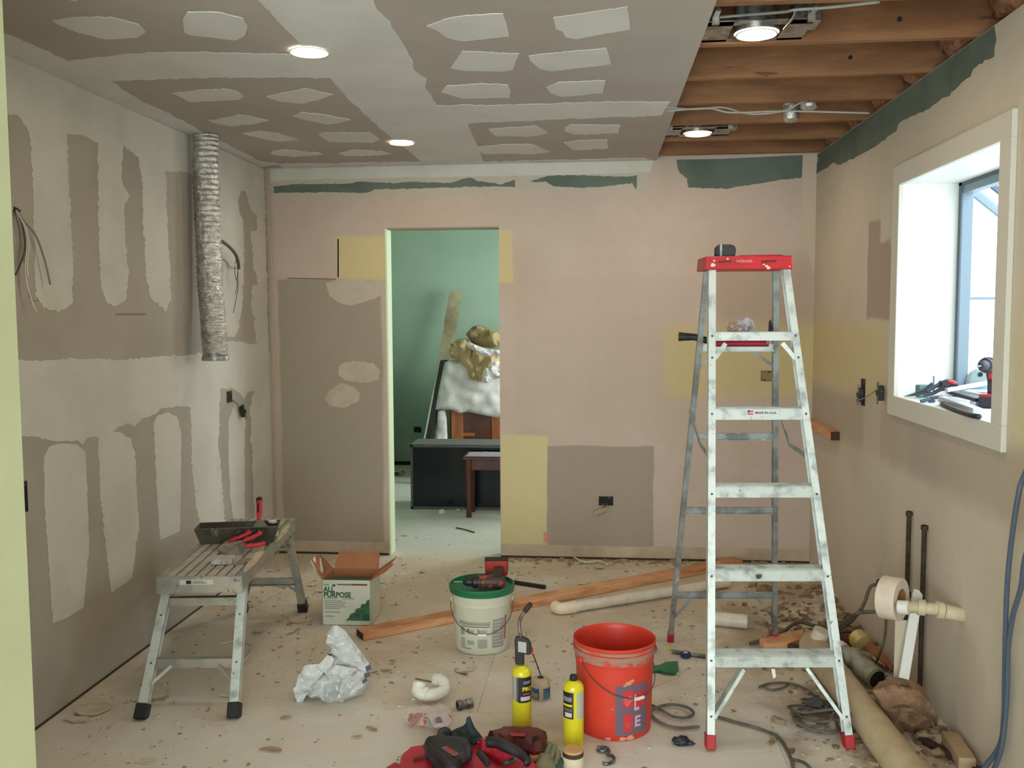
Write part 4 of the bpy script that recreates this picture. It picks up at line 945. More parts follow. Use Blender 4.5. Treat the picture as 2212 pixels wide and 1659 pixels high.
# white bucket with green lid
C = Vector((-.528, 4.135, 0)); HB = .283
CREAMB = mat('milky_bucket_plastic', (206,204,184), .45, c2=(198,196,176), sc=5)
GRN = mat('green_lid_plastic', (22,112,72), .4, c2=(18,98,62), sc=6, c3=(150,170,150), sc3=20, lo3=.68, hi3=.75)
wbk = root('bucket', 'milky white bucket with printed label and green lid, drill on it', 'bucket', C)
obj('bucket_body', MB().lathe([(.001,.0),(.112,.0),(.120,.006),(.1240,.03),(.1330,HB-.065),(.1350,HB-.062),(.1340,HB-.052),(.1370,HB-.045),(.1385,HB-.012),(.1385,HB-.002)], C, 64, cap=False), CREAMB, wbk, smooth=35)
lid = obj('lid', MB().lathe([(.142,HB-.016),(.1475,HB-.015),(.1485,HB-.002),(.1505,HB+.001),(.1505,HB+.014),(.1470,HB+.018),(.1400,HB+.017),(.1385,HB+.006),(.001,HB+.006)], C, 64, cap=False), GRN, wbk, smooth=35, label='green plastic lid')
ZL = HB+.0065
mb = MB().prism([F(u, v, ZL) for u, v in rough_poly([(980,1246),(990,1242),(996,1246),(992,1252),(980,1251)], .5, 3, 2)], (0,0,.0006)); obj('mud_splash', mb, MUD, wbk)
A0_ = math.atan2(-C.y, -C.x); mk = lambda e: cone_map(C, .1240, .0, .1340, HB-.06, A0_, e)
mp = mk(.0006); mp1 = mk(.0010)
LG = mat('label_grey_green', (158,160,140), .6); LGD = mat('label_grey', (150,142,138), .6); LGL = mat('label_pale', (198,198,182), .6); LRD = mat('label_dull_red', (176,84,84), .6); LDG = mat('label_dark_lines', (112,112,92), .6)
lb = decal('label', mp, -.112, .030, .040, .165, LGL, wbk)
for x0, y0, x1, y1, m_ in ((-.112,.140,.036,.158,LG), (-.105,.144,.034,.148,LDG), (-.095,.132,.034,.137,LDG), (-.104,.092,-.080,.128,LGD), (-.070,.100,-.036,.120,LG), (-.020,.100,.020,.120,LG), (-.104,.036,-.080,.078,LG), (-.070,.050,-.036,.070,LG), (-.020,.036,.022,.078,LG), (-.100,.030,-.050,.034,LDG), (-.066,.104,-.058,.126,LDG), (-.018,.104,-.013,.124,LDG)):
    decal('label_block', mp1, x0, y0, x1, y1, m_, lb)
rb = decal('label_side', mp, .046, .034, .104, .165, LGD, wbk)
for k in range(8): decal('text_line', mp1, .050, .150-k*.015, .098-(k % 3)*.008, .1535-k*.015, LGL, rb)
decal('red_stripe', mp, .110, .062, .120, .175, LRD, wbk)
bail(C, .1400, HB-.055, A0_, .125, WIRED, wbk, WHITE_TRIM)
for s_ in (-1, 1):
    a = A0_+s_*math.pi/2; obj('handle_ear', MB().box((C.x+.1405*math.cos(a), C.y+.1405*math.sin(a), HB-.055), (.008,.02,.024), a), CREAMB, wbk, bev=.003)
# drill lying on the lid
def drill(nm, lab, c, M, s=1.0, body=None, acc=None, dark=BLACK, group=None, top=None):
    """cordless drill modelled along +x (chuck at -x), handle down -z, then placed by M at c"""
    r = root(nm, lab, 'drill', c, group); c = Vector(c)
    T = lambda p: c+M @ (Vector(p)*s)
    R90 = Matrix.Rotation(math.radians(90), 3, 'Y')
    def turn(prof, o_): 
        mb = MB().lathe(prof, (0,0,0), 20, R90); mb.v = [T(v+Vector(o_)) for v in mb.v]; return mb
    def ext(poly, y0, y1):
        mb = MB().prism([(x, y0, z) for x, z in poly], (0, y1-y0, 0)); mb.v = [T(v) for v in mb.v]; return mb
    obj('motor_housing', turn([(.001,-.035),(.026,-.034),(.031,-.02),(.031,.05),(.026,.078),(.012,.088),(.001,.089)], (0,0,0)), acc, r, smooth=40)
    obj('gear_case', turn([(.025,-.062),(.029,-.058),(.029,-.036),(.027,-.034)], (0,0,0)), dark, r, smooth=40)
    obj('chuck', turn([(.001,-.105),(.009,-.104),(.016,-.095),(.021,-.084),(.021,-.064),(.0225,-.062),(.0225,-.056)], (0,0,0)), dark, r, smooth=30)
    obj('bit', turn([(.001,-.15),(.0035,-.147),(.0035,-.10)], (0,0,0)), STEELM, r, smooth=30)
    obj('handle', ext([(.005,-.02),(.062,-.02),(.070,-.06),(.078,-.125),(.036,-.125),(.030,-.07),(.012,-.045)], -.017, .017), body or dark, r, bev=.006*s, seg=2)
    obj('trigger', ext([(.002,-.030),(.016,-.032),(.026,-.062),(.014,-.058)], -.008, .008), RED, r, bev=.002)
    obj('battery', ext([(-.006,-.128),(.098,-.128),(.100,-.176),(-.010,-.176)], -.037, .037), dark, r, bev=.006*s, seg=2)
    obj('battery_top', ext([(-.004,-.120),(.094,-.120),(.098,-.130),(-.008,-.130)], -.036, .036), top or acc, r, bev=.003*s)
    obj('vents', ext([(.035,-.012),(.065,-.012),(.065,.012),(.035,.012)], -.0318, .0318), dark, r)
    obj('collar_ring', turn([(.0300,-.036),(.0325,-.034),(.0325,-.026),(.0300,-.024)], (0,0,0)), acc, r, smooth=30)
    return r
ORG = mat('tool_orange', (176,76,44), .5, c2=(64,42,36), sc=26, lo=.36, hi=.50); DRB = mat('tool_dark_brown', (66,44,36), .55, c2=(40,34,32), sc=20)
# lies on its side: handle points away and right, battery rear
c0 = V(1050,1238,4.07); c0.z = ZL+.034
hx = Vector((1,.10,0)).normalized(); hz = -(Vector((.30,1,.20))).normalized(); hy = hz.cross(hx).normalized(); hz = hx.cross(hy).normalized()
M = Matrix((hx, hy, hz)).transposed()
drill('cordless_drill', 'orange and black cordless drill lying on the green bucket lid', c0, M, 1.0, DRB, ORG, BLACK, top=mat('battery_top_red', (170,56,48), .5))
a = F(1108,1258,.0); 
p0 = V(1112,1256,4.36); p1 = V(1177,1266,4.27)
p0.z = .012; p1.z = .012; p0 = F(1100,1256,.012); p1 = F(1178,1268,.012)
o = tag(obj('black_rod', MB().tube([p0-(p1-p0)*.4, p1], .0115, 14), BLACK, smooth=40), 'black plastic rod lying on the floor behind the green lidded bucket', 'rod')

# ------------------------------------------------------------------ gas cylinders
def cylinder(C, lab, side):
    C = Vector(C); r = root('gas_cylinder', lab, 'gas cylinder', C, None)
    hh = .205
    obj('tank', MB().lathe([(.001,.004),(.028,.002),(.0355,.0),(.0365,.010),(.0350,.016),(.0365,.022),(.0365,hh),(.0345,hh+.012),(.027,hh+.022),(.016,hh+.027),(.012,hh+.030),(.001,hh+.030)], C, 40, cap=False), YELLOW, r, smooth=35)
    a = math.atan2(-C.y, -C.x); m0 = cone_map(C, .0365, 0, .0365, 1, a, .0004); m1 = cone_map(C, .0365, 0, .0365, 1, a, .0008)
    if side == 0:
        l = decal('label', m0, -.012, .106, .046, hh-.004, mat('label_black', (34,32,36), .5), r); l2 = decal('label_side', m0, -.050, .112, -.020, hh-.004, mat('label_silver', (170,166,160), .5), r); decal('label_grey', m0, -.020,.108,-.012,hh-.004, mat('label_mid_grey', (88,82,80), .5), r)
        obj('label_text', text_mb('PRO', .021, lambda x, y: m1(.002+x, .150+y), .0008), YELLOW, l); decal('label_line', m1, .006,.176,.036,.187, mat('label_teal',(96,130,140),.6), l); decal('label_line', m1, -.004,.114,.036,.129, LABEL_W, l); decal('label_line', m1, .004,.136,.034,.141, LRD, l)
    else:
        l = decal('label', m0, -.050, .106, .000, hh-.004, mat('label_black', (34,32,36), .5) if 'label_black' not in bpy.data.materials else bpy.data.materials['label_black'], r)
        decal('label_side', m0, .012, .106, .050, hh-.004, mat('label_pale_grey', (176,184,170), .6), r)
        decal('label_line', m1, -.044,.168,-.006,.184, mat('label_silver2',(132,134,132),.5), l); decal('label_line', m1, -.044,.150,-.004,.158, YELLOW, l); decal('label_line', m1, -.044,.132,-.004,.144, mat('label_brown_grey',(104,92,88),.6), l); decal('label_line', m1, -.034,.112,-.006,.128, LABEL_W, l)
    return r, hh+.028
LABEL_W = mat('label_white', (206,196,200), .6)
T1 = Vector((-.278, 3.318, 0))
cy1, zt = cylinder(T1, 'yellow gas cylinder with a black torch head, behind the red tool case', 0)
cy2, zt2 = cylinder((-.084, 3.196, 0), 'yellow gas cylinder with a black screw cap, in front of the orange bucket', 1)
obj('cap', MB().lathe([(.0125,-.002),(.0135,.0),(.0135,.016),(.011,.020),(.001,.020)], Vector((-.084,3.196,zt2)), 20, cap=False), BLACK, cy2, smooth=30)
tor = root('torch_head', 'black trigger torch head with bent metal burner tube on yellow cylinder', 'torch', T1+Vector((0,0,zt)))
yt = T1.y
def tv(u, v, dy=0): return V(u, v, yt+dy)
obj('torch_body', MB().prism([tv(*q, -.013) for q in ((1113,1437),(1112,1402),(1111,1386),(1113,1378),(1128,1377),(1141,1384),(1147,1394),(1148,1410),(1143,1416),(1131,1414),(1132,1437))], (0,.026,0)), BLACK, tor, bev=.004, seg=2)
obj('badge', MB().prism([tv(*q, -.0135) for q in ((1119,1385),(1137,1388),(1137,1411),(1119,1408))], (0,-.001,0)), mat('badge_silver', (176,176,170), .45), tor, bev=.001)
obj('trigger_button', MB().prism([tv(*q, -.008) for q in ((1143,1400),(1150,1401),(1152,1409),(1147,1415),(1143,1412))], (0,.016,0)), RED, tor, bev=.002)
obj('burner_tube', MB().tube(smooth_path([tv(1126,1380), tv(1123,1362), tv(1122,1345), tv(1127,1330), tv(1134,1321), tv(1137,1317)], 6), .0062, 14), mat('torch_steel', (168,158,150), .35, .85, c2=(120,96,84), sc=20), tor, smooth=40)
obj('burner_tip', MB().tube([tv(1133,1322), tv(1137,1316), tv(1147,1304)], [.0085,.010,.0095], 16), RUST, tor, smooth=40)
obj('sensor_rod', MB().tube(smooth_path([tv(1133,1380), tv(1137,1372), tv(1134,1366), tv(1128,1364)], 5), .0016, 6), STEELM, tor, smooth=True)
# paste tin with dauber brush
C = F(1168,1508); C.z = 0
tin = root('flux_tin', 'dusty paste tin with blue and white paper label behind yellow cylinders', 'tin', C)
obj('tin', MB().lathe([(.001,0),(.036,0),(.0375,.004),(.0375,.062),(.036,.064),(.036,.078),(.0335,.082),(.010,.084),(.001,.084)], C, 36, cap=False), mat('dusty_tin', (198,178,150), .7, c2=(184,160,132), sc=14), tin, smooth=35)
a = math.atan2(-C.y, -C.x); m0 = cone_map(C, .0375, 0, .0375, 1, a, .0005); m1 = cone_map(C, .0375, 0, .0375, 1, a, .0009)
BLUL = mat('label_blue', (50,78,132), .6, c2=(84,120,130), sc=30)
decal('label', m0, -.055,.008,-.006,.052, BLUL, tin); decal('label', m0, .010,.008,.055,.052, BLUL, tin); decal('label_patch', m1, -.042,.014,-.012,.034, mat('label_olive',(140,140,110),.6), tin)
k0 = F(1168,1462,.088); yy = C.y
obj('brush_stem', MB().tube([V(1168,1459,yy), V(1160,1436,yy-.01), V(1151,1412,yy-.02)], .0024, 8), RUST, tin, smooth=True)
obj('lid_button', MB().lathe([(.012,.0),(.012,.003),(.001,.004)], (C.x, C.y, .084), 14), RUST, tin)
# ------------------------------------------------------------------ joint compound carton
a = F(697,1351); b_ = F(802,1353); xd = (b_-a); xd.z = 0; wbx = xd.length; xd.normalize(); yd = Vector((-xd.y, xd.x, 0)); dbx = .215; hbx = .228
def bp(x, y, z): return a+xd*x+yd*y+Vector((0,0,z))
cbx = root('carton', 'open white and green joint compound carton with raised brown flaps', 'box', bp(wbx/2, dbx/2, 0))
WC = mat('carton_white', (206,208,192), .75, c2=(196,198,182), sc=8); GC = mat('carton_green', (24,92,62), .7); TC = mat('carton_text_green', (46,96,66), .7)
t = .004
obj('front_panel', MB().prism([bp(0,0,0), bp(wbx,0,0), bp(wbx,0,hbx), bp(0,0,hbx)], yd*t), WC, cbx)
obj('side_panel', MB().prism([bp(wbx,0,0), bp(wbx,dbx,0), bp(wbx,dbx,hbx), bp(wbx,0,hbx)], -xd*t), WC, cbx)
obj('side_panel', MB().prism([bp(0,0,0), bp(0,dbx,0), bp(0,dbx,hbx), bp(0,0,hbx)], xd*t), CARD, cbx)
obj('back_panel', MB().prism([bp(0,dbx,0), bp(wbx,dbx,0), bp(wbx,dbx,hbx), bp(0,dbx,hbx)], -yd*t), CARD, cbx)
obj('bottom_panel', MB().prism([bp(0,0,.001), bp(wbx,0,.001), bp(wbx,dbx,.001), bp(0,dbx,.001)], (0,0,t)), CARD, cbx)
obj('back_flap', MB().prism([bp(.004,dbx,hbx), bp(wbx-.004,dbx,hbx), bp(wbx-.010,dbx+.05,hbx+.075), bp(.02,dbx+.05,hbx+.075)], yd*-.004), CARD, cbx)
obj('front_flap', MB().prism([bp(.004,.006,hbx-.002), bp(wbx-.004,.006,hbx-.002), bp(wbx-.010,.085,hbx-.012), bp(.03,.085,hbx-.012)], (0,0,-.003)), GC, cbx, label='green flap folded inward')
obj('side_flap', MB().prism([bp(0,.004,hbx), bp(0,dbx-.004,hbx), bp(-.055,dbx-.03,hbx+.055), bp(-.035,.10,hbx+.10), bp(-.060,.03,hbx+.095)], xd*.004), CARD, cbx)
obj('torn_paper', MB().prism([bp(-.004,.0,hbx-.004), bp(-.03,.02,hbx+.03), bp(-.062,.03,hbx+.085), bp(-.045,.05,hbx+.105), bp(-.036,.06,hbx+.05), bp(-.026,.08,hbx+.09), bp(-.008,.06,hbx+.03)], xd*-.0015), mat('torn_paper_white', (214,208,194), .8), cbx)
obj('side_flap', MB().prism([bp(wbx,.004,hbx), bp(wbx,dbx-.004,hbx), bp(wbx+.09,dbx+.01,hbx+.062), bp(wbx+.072,.15,hbx+.042), bp(wbx+.095,.13,hbx+.052), bp(wbx+.065,.06,hbx+.030)], -xd*.004), CARD, cbx)
def fp(x, z, e=.0006): return bp(x, -e, z)
obj('carton_text', text_mb('ALL', .036, lambda x, y: fp(.008+x*.92, .170+y), .0016), TC, cbx); obj('carton_text', text_mb('PURPOSE', .036, lambda x, y: fp(.008+x*.92, .143+y), .0016), TC, cbx)
def rct(x0, z0, x1, z1, m_, nm, e=.0006): return obj(nm, MB().prism([fp(x0,z0,e), fp(x1,z0,e), fp(x1,z1,e), fp(x0,z1,e)], yd*-.0003), m_, cbx)
MAR = mat('carton_maroon', (124,44,66), .7); GRP = mat('carton_grey_print', (150,150,136), .7)
rct(.150,.203,.226,.211, MAR, 'print_bar'); rct(.076,.203,.150,.211, mat('print_mauve',(130,108,108),.7), 'print_bar'); rct(.010,.202,.036,.209, GRP, 'print_mark')
obj('print_mark', MB().prism([fp(.044,.214), fp(.050,.205), fp(.058,.208), fp(.070,.206), fp(.066,.196), fp(.056,.196), fp(.050,.203)], yd*-.0004), TC, cbx)
for z, w0, w1 in ((.134,.10,.160),(.134,.010,.080),(.122,.012,.10),(.113,.012,.12),(.103,.012,.11),(.093,.012,.12),(.084,.012,.09),(.066,.014,.09),(.045,.014,.06)): rct(w0, z, w1, z+.005, GRP, 'print_line')
rct(.200,.027,.236,.060, GC, 'print_green')
obj('print_green', MB().prism([fp(.115,.027), fp(.236,.027), fp(.236,.135), fp(.222,.128), fp(.216,.112), fp(.196,.112), fp(.190,.092), fp(.170,.088), fp(.160,.068), fp(.140,.060), fp(.132,.042)], yd*-.0002), mat('carton_mid_green', (66,110,84), .7, c2=(40,84,62), sc=60), cbx)
rct(.206,.027,.236,.062, GC, 'print_green', .0010)
# ------------------------------------------------------------------ lumber, pipes and debris on the floor
a = F(785,1385); b_ = a+(Vector((.619,5.418,0))-a).normalized()*2.44
dl = (b_-a).normalized(); pl_ = Vector((-dl.y, dl.x, 0))
lum = obj('lumber', MB().bar(a+pl_*.0445+Vector((0,0,.0195)), b_+pl_*.0445+Vector((0,0,.0195)), .089, .038), WOOD, bev=.003)
tag(lum, 'long pine two by four lying across the floor behind the white bucket', 'lumber')
obj('end_grain', MB().prism([a+pl_*.004-dl*.0006+Vector((0,0,.004)), a+pl_*.085-dl*.0006+Vector((0,0,.004)), a+pl_*.085-dl*.0006+Vector((0,0,.034)), a+pl_*.004-dl*.0006+Vector((0,0,.034))], dl*.0004), bpy.data.materials['end_grain'], lum)
# drain pipe with elbow
e = F(1222,1314,.031); e.z = .031; f_ = F(1572,1258,.031)
dpv = (f_-e).normalized(); side = Vector((-dpv.y, dpv.x, 0))
r = root('drain_pipe', 'long white drain pipe with elbow lying in front of the lumber', 'pipe', Vector((e.x, e.y, 0)))
PVC = mat('white_pvc', (222,212,196), .4, c2=(206,196,180), sc=10)
obj('pipe', MB().tube([e, f_], .0265, 24), PVC, r, smooth=40)
obj('elbow', MB().tube(smooth_path([e+dpv*.05, e+dpv*.01, e-dpv*.028+side*.012, e-dpv*.034+side*.05], 7), .0305, 24), mat('cream_pvc', (230,214,186), .4), r, smooth=40)
obj('elbow_lip', MB().tube([e+dpv*.052, e+dpv*.036], .0325, 24), bpy.data.materials['cream_pvc'], r, smooth=40)
# short tube behind the ladder
a = F(1535,1335,.035); b_ = F(1614,1343,.035)
r = root('pipe_offcut', 'short beige plastic pipe offcut lying behind the ladder legs', 'pipe', Vector(((a.x+b_.x)/2, a.y, 0)))
dd_ = (b_-a).normalized()
mb = MB().tube([a, b_], .034, 28, caps=False).tube([b_, a], .031, 28, caps=False); obj('pipe', mb, PVC, r, smooth=40)
obj('pipe_lip', MB().lathe([(.031,0),(.034,0),(.034,.002),(.031,.002),(.031,0)], b_, 28, dd_.to_track_quat('Z','Y').to_matrix(), cap=False), PVC, r)
# white plastic bag
y0 = 3.50
BAG = mat('white_bag_film', (206,208,208), .35, c2=(192,196,196), sc=5, bump=.6, bsc=16)
r = root('plastic_bag', 'crumpled white plastic shopping bag standing on the floor', 'bag', F(715,1505))
def bagp(poly, y, T, seed, nm, **k): return obj(nm, MB().pillow(poly, lambda u, v: V(u, v, y), (0,-1,.12), T, 5, seed, .5, .45, wr=.026, wf=20, **k), BAG, r, smooth=28)
bagp([(640,1490),(668,1462),(700,1450),(740,1446),(772,1440),(800,1448),(797,1478),(780,1500),(745,1514),(712,1514),(680,1502)], 3.52, .085, 2, 'bag_body')
bagp([(704,1372),(718,1352),(727,1350),(745,1362),(768,1392),(797,1432),(803,1450),(796,1466),(760,1468),(722,1462),(690,1445),(706,1412),(716,1402),(706,1392)], 3.53, .045, 5, 'bag_handle')
bagp([(633,1492),(640,1470),(655,1440),(664,1436),(690,1434),(712,1410),(722,1424),(716,1440),(700,1452),(676,1480),(648,1524),(641,1518)], 3.47, .016, 8, 'bag_handle')
bagp([(700,1452),(722,1436),(770,1444),(764,1460),(745,1470),(712,1466)], 3.46, .02, 12, 'bag_fold')
INKB = mat('bag_print', (74,78,88), .6)
for i, q in enumerate(([(789,1440),(800,1436),(802,1446),(792,1452)], [(786,1456),(799,1450),(800,1460),(788,1466)], [(782,1470),(792,1464),(794,1471),(784,1478)])):
    obj('bag_print', MB().prism([V(u, v, 3.455) for u, v in q], (0,.001,0)), INKB, r)
# white trap elbow
r = root('sink_trap', 'white U shaped sink trap fitting standing on the floor', 'pipe fitting', F(930,1508))
tp = smooth_path([V(905,1478,3.52), V(902,1492,3.50), V(918,1500,3.49), V(942,1499,3.50), V(960,1490,3.53), V(958,1474,3.56), V(946,1469,3.58)], 9)
obj('trap_bend', MB().tube(tp, .0235, 22), WHITE_P, r, smooth=40)
obj('slip_nut', MB().tube([V(906,1474,3.52), V(905,1486,3.51)], .0275, 12), WHITE_P, r, bev=.002)
obj('slip_nut', MB().tube([V(951,1470,3.56), V(941,1468,3.575)], .0265, 12), WHITE_P, r, bev=.002)
obj('nut_ring', MB().tube([V(917,1497,3.495), V(926,1500,3.49)], .026, 24), WHITE_P, r, smooth=40)
obj('metal_clip', MB().bar(V(897,1466,3.50), V(932,1473,3.52), .004, .006), WIRED, r)
# bag of copper fittings
r = root('fittings_bag', 'clear bag of copper pipe fittings with a white tag', 'bag', F(925,1566))
rng = random.Random(4)
for k in range(14):
    p = F(rng.uniform(885,965), rng.uniform(1545,1566), rng.uniform(.012,.034)); d = Vector((rng.uniform(-1,1), rng.uniform(-1,1), rng.uniform(-.3,.4))).normalized()*.014
    obj('copper_fitting', MB().tube([p-d, p, p+d], [.0095,.0088,.0095], 12), COPPERISH, r, smooth=40)
FILM = clear('clear_film', (.97,.94,.94,1), .16)
obj('film', MB().pillow([(872,1552),(884,1530),(912,1524),(938,1528),(968,1526),(980,1545),(977,1562),(966,1572),(942,1574),(915,1568),(885,1564)], lambda u, v: F(u, v, .030), (0,-.2,1), .030, 6, 4, .5, .4, wr=.012, wf=30), FILM, r)
obj('paper_tag', MB().pillow([(920,1543),(962,1534),(976,1556),(966,1570),(938,1572)], lambda u, v: F(u, v, .062), (0,-.3,1), .002, 6, 9, .3, .4, wr=.006, wf=40), mat('tag_lilac', (202,188,196), .6), r)
obj('tag_print', MB().prism([F(u, v, .067) for u, v in ((940,1552),(950,1547),(956,1558),(945,1562))], (0,0,.0006)), mat('tag_ink', (128,116,128), .7), r)
# chrome coupling
a = F(988,1524,.018); b_ = F(1020,1518,.018)
r = root('metal_coupling', 'small shiny metal pipe coupling beside the bag of copper fittings', 'pipe fitting', Vector((a.x, a.y, 0)))
obj('coupling_tube', MB().tube([a, a.lerp(b_,.25), a.lerp(b_,.3), a.lerp(b_,.7), a.lerp(b_,.75), b_], [.019,.019,.0145,.0145,.019,.018], 18), STEELM, r, smooth=30)
obj('hex_collar', MB().tube([a.lerp(b_,.62), a.lerp(b_,.80)], .020, 6), STEELM, r)
obj('coupling_bore', MB().lathe([(.001,.0),(.014,.0)], a+(a-b_).normalized()*.0006, 14, (a-b_).to_track_quat('Z','Y').to_matrix(), cap=False), DARKHOLE, r)

# ------------------------------------------------------------------ tool cases at the front
CR = mat('case_red', (196,40,62), .45, c2=(178,34,54), sc=8); CDR = mat('dark_red_plastic', (104,30,30), .4, c2=(70,22,24), sc=10); DK = mat('tool_black', (30,28,32), .5, c2=(44,40,44), sc=14)
def pad(poly, z, T, m_, nm, par, seed=1, rim=.10, back=None, step=9):
    return obj(nm, MB().pillow(poly, lambda u, v: F(u, v, z), (0,0,1), T, step, seed, .05, rim, back=z/T*.98 if back is None else back), m_, par, smooth=40)
rc = root('tool_case', 'open red plastic tool case full of tools at bottom of picture', 'tool case', F(980,1655))
pad([(820,1668),(838,1655),(868,1652),(872,1634),(900,1614),(960,1594),(1010,1590),(1060,1602),(1120,1630),(1160,1650),(1190,1690),(1180,1800),(1100,1860),(900,1860),(820,1780)], .035, .022, CR, 'case_tray', rc, step=16)
pad([(862,1660),(866,1634),(890,1618),(912,1616),(925,1634),(942,1664),(930,1720),(880,1730)], .062, .020, CR, 'moulded_rim', rc, 2)
pad([(990,1668),(1012,1640),(1030,1632),(1052,1640),(1062,1654),(1085,1668),(1070,1720),(1000,1720)], .060, .022, CR, 'moulded_rim', rc, 3)
pad([(1030,1602),(1050,1600),(1056,1610),(1080,1616),(1110,1630),(1116,1640),(1090,1642),(1060,1628),(1040,1620)], .075, .016, CR, 'moulded_rib', rc, 4, step=6)
pad([(1112,1668),(1122,1648),(1140,1646),(1156,1656),(1160,1690),(1120,1700)], .060, .018, CR, 'moulded_rib', rc, 5, step=6)
obj('latch', MB().box(F(905,1640,.085), (.035,.012,.012), .5), CDR, rc, bev=.002)
obj('hinge_pin', MB().tube([F(1088,1652,.085), F(1112,1640,.085)], .009, 12), STEELM, rc, smooth=40)
# black power tool with red badge
r = root('power_tool', 'black power tool body with small red badge lying in red case', 'power tool', F(980,1640,.08))
pad([(914,1612),(926,1600),(950,1596),(985,1600),(1010,1606),(1022,1622),(1020,1634),(1000,1648),(985,1668),(960,1672),(940,1655),(920,1632)], .112, .034, DK, 'housing', r, 6, .22, .9, 7)
obj('grip_ridge', MB().tube(smooth_path([F(925,1610,.142), F(950,1632,.147), F(972,1652,.144), F(984,1666,.13)], 5), .010, 10), DK, r, smooth=True)
bd = obj('badge', MB().prism([F(u, v, .1465) for u, v in ((953,1616),(963,1612),(992,1628),(982,1634))], (0,0,.001)), mat('badge_frame', (126,104,104), .5), r, label='small red badge')
obj('badge_face', MB().prism([F(u, v, .1477) for u, v in ((960,1616),(966,1614),(987,1627),(981,1630))], (0,0,.0006)), REDH, bd)
# dark blue grey cloth
r = tag(obj('dark_cloth', MB().pillow([(957,1602),(968,1584),(984,1574),(1000,1568),(1006,1562),(1008,1550),(1015,1546),(1019,1556),(1026,1572),(1036,1584),(1048,1600),(1040,1606),(1020,1612),(1000,1618),(975,1612)], lambda u, v: V(u, v, 3.08), (0,-1,.3), .050, 5, 7, .6, .4, wr=.016, wf=30), mat('dark_teal_fabric', (52,70,78), .8, c2=(36,48,52), sc=10), smooth=True), 'dark blue grey cloth nozzle piece on top of the black power tool', 'cloth')
o = tag(obj('round_knob', MB().lathe([(.001,.012),(.020,.011),(.024,.004),(.024,-.02),(.001,-.02)], F(964,1590,.07)+Vector((-.004,-.02,.015)), 24, Matrix.Rotation(math.radians(70),3,'X')), DK, smooth=40), 'round black cap poking out left of the dark cloth', 'cap')
# reddish brown saw body and black handle lying right
r = root('power_saw', 'dark red reciprocating saw with hollow handle at right of red case', 'power tool', F(1120,1610))
pad([(1046,1592),(1060,1588),(1078,1586),(1085,1580),(1110,1579),(1145,1580),(1172,1586),(1183,1594),(1180,1610),(1172,1622),(1150,1624),(1120,1616),(1090,1608),(1060,1602)], .055, .034, CDR, 'saw_body', r, 8, .3, None, 6)
pad([(1148,1592),(1158,1588),(1168,1592),(1162,1600),(1150,1600)], .087, .004, DARKHOLE, 'handle_opening', r, 9, .3, .9, 4)
obj('red_panel', MB().prism([F(u, v, .0905) for u, v in ((1104,1584),(1134,1584),(1134,1591),(1104,1590))], (0,0,.001)), REDH, r)
r2 = root('hose_grip', 'thick black rubber grip lying diagonally between case and saw', 'tool handle', F(1110,1625))
obj('grip', MB().tube(smooth_path([F(1052,1604,.12), F(1075,1604,.125), F(1100,1616,.12), F(1128,1632,.11), F(1140,1650,.10)], 6), [.016+.004*math.sin(k*.2) for k in range(25)], 14), DK, r2, smooth=True)
obj('grip_end', MB().tube([F(1036,1626,.118), F(1054,1650,.11)], .012, 12), DK, r2, smooth=40)
o = tag(obj('wood_scrap', MB().box(F(1156,1632,.03), (.045,.05,.02), .4), WOOD, bev=.001), 'small pale wood scrap beside the green glove', 'wood scrap')
# glove
r = root('work_glove', 'olive green work glove with dark cuff lying beside the case', 'glove', F(1190,1650))
GL = mat('glove_olive', (140,138,108), .9, c2=(118,118,92), sc=10); GLD = mat('glove_teal', (62,82,74), .9)
obj('palm', MB().pillow([(1150,1672),(1160,1640),(1176,1630),(1192,1634),(1204,1650),(1206,1680),(1190,1700),(1160,1700)], lambda u, v: F(u, v, .02), (0,0,1), .026, 7, 2, .3, .4, wr=.008, wf=30, back=.7), GL, r, smooth=True)
for q in ([(1166,1636),(1162,1622),(1176,1608),(1182,1606)], [(1178,1634),(1184,1618),(1188,1608),(1190,1603)], [(1190,1640),(1196,1626),(1198,1614),(1199,1610)], [(1200,1655),(1204,1640),(1206,1630),(1205,1622)]):
    pts = smooth_path([F(u, v, .028+.006*i) for i, (u, v) in enumerate(q)], 5); obj('finger', MB().tube(pts, [.011-.0028*i/(len(pts)-1) for i in range(len(pts))], 10), GL, r, smooth=True)
obj('thumb', MB().tube(smooth_path([F(1200,1664,.025), F(1210,1650,.03), F(1213,1642,.03)], 5), .010, 10), GLD, r, smooth=True)
# tape roll can
p = F(1238,1660); r = root('putty_jar', 'small cream jar with tan lid in front of the capped cylinder', 'jar', p)
p = Vector((p.x, p.y, 0))
obj('jar', MB().lathe([(.001,0),(.034,0),(.0365,.004),(.0365,.040),(.034,.045),(.030,.048),(.001,.048)], p, 32, cap=False), mat('jar_cream', (216,204,176), .5), r, smooth=35)
obj('rim_band', MB().lathe([(.0335,.046),(.0350,.047),(.0350,.060),(.0335,.061)], p, 32), mat('jar_band_dark', (60,50,38), .5), r, smooth=35)
obj('lid', MB().lathe([(.001,.068),(.031,.068),(.0335,.066),(.0335,.060),(.001,.060)], p, 32, cap=False), mat('lid_tan', (206,156,112), .6), r, smooth=35)
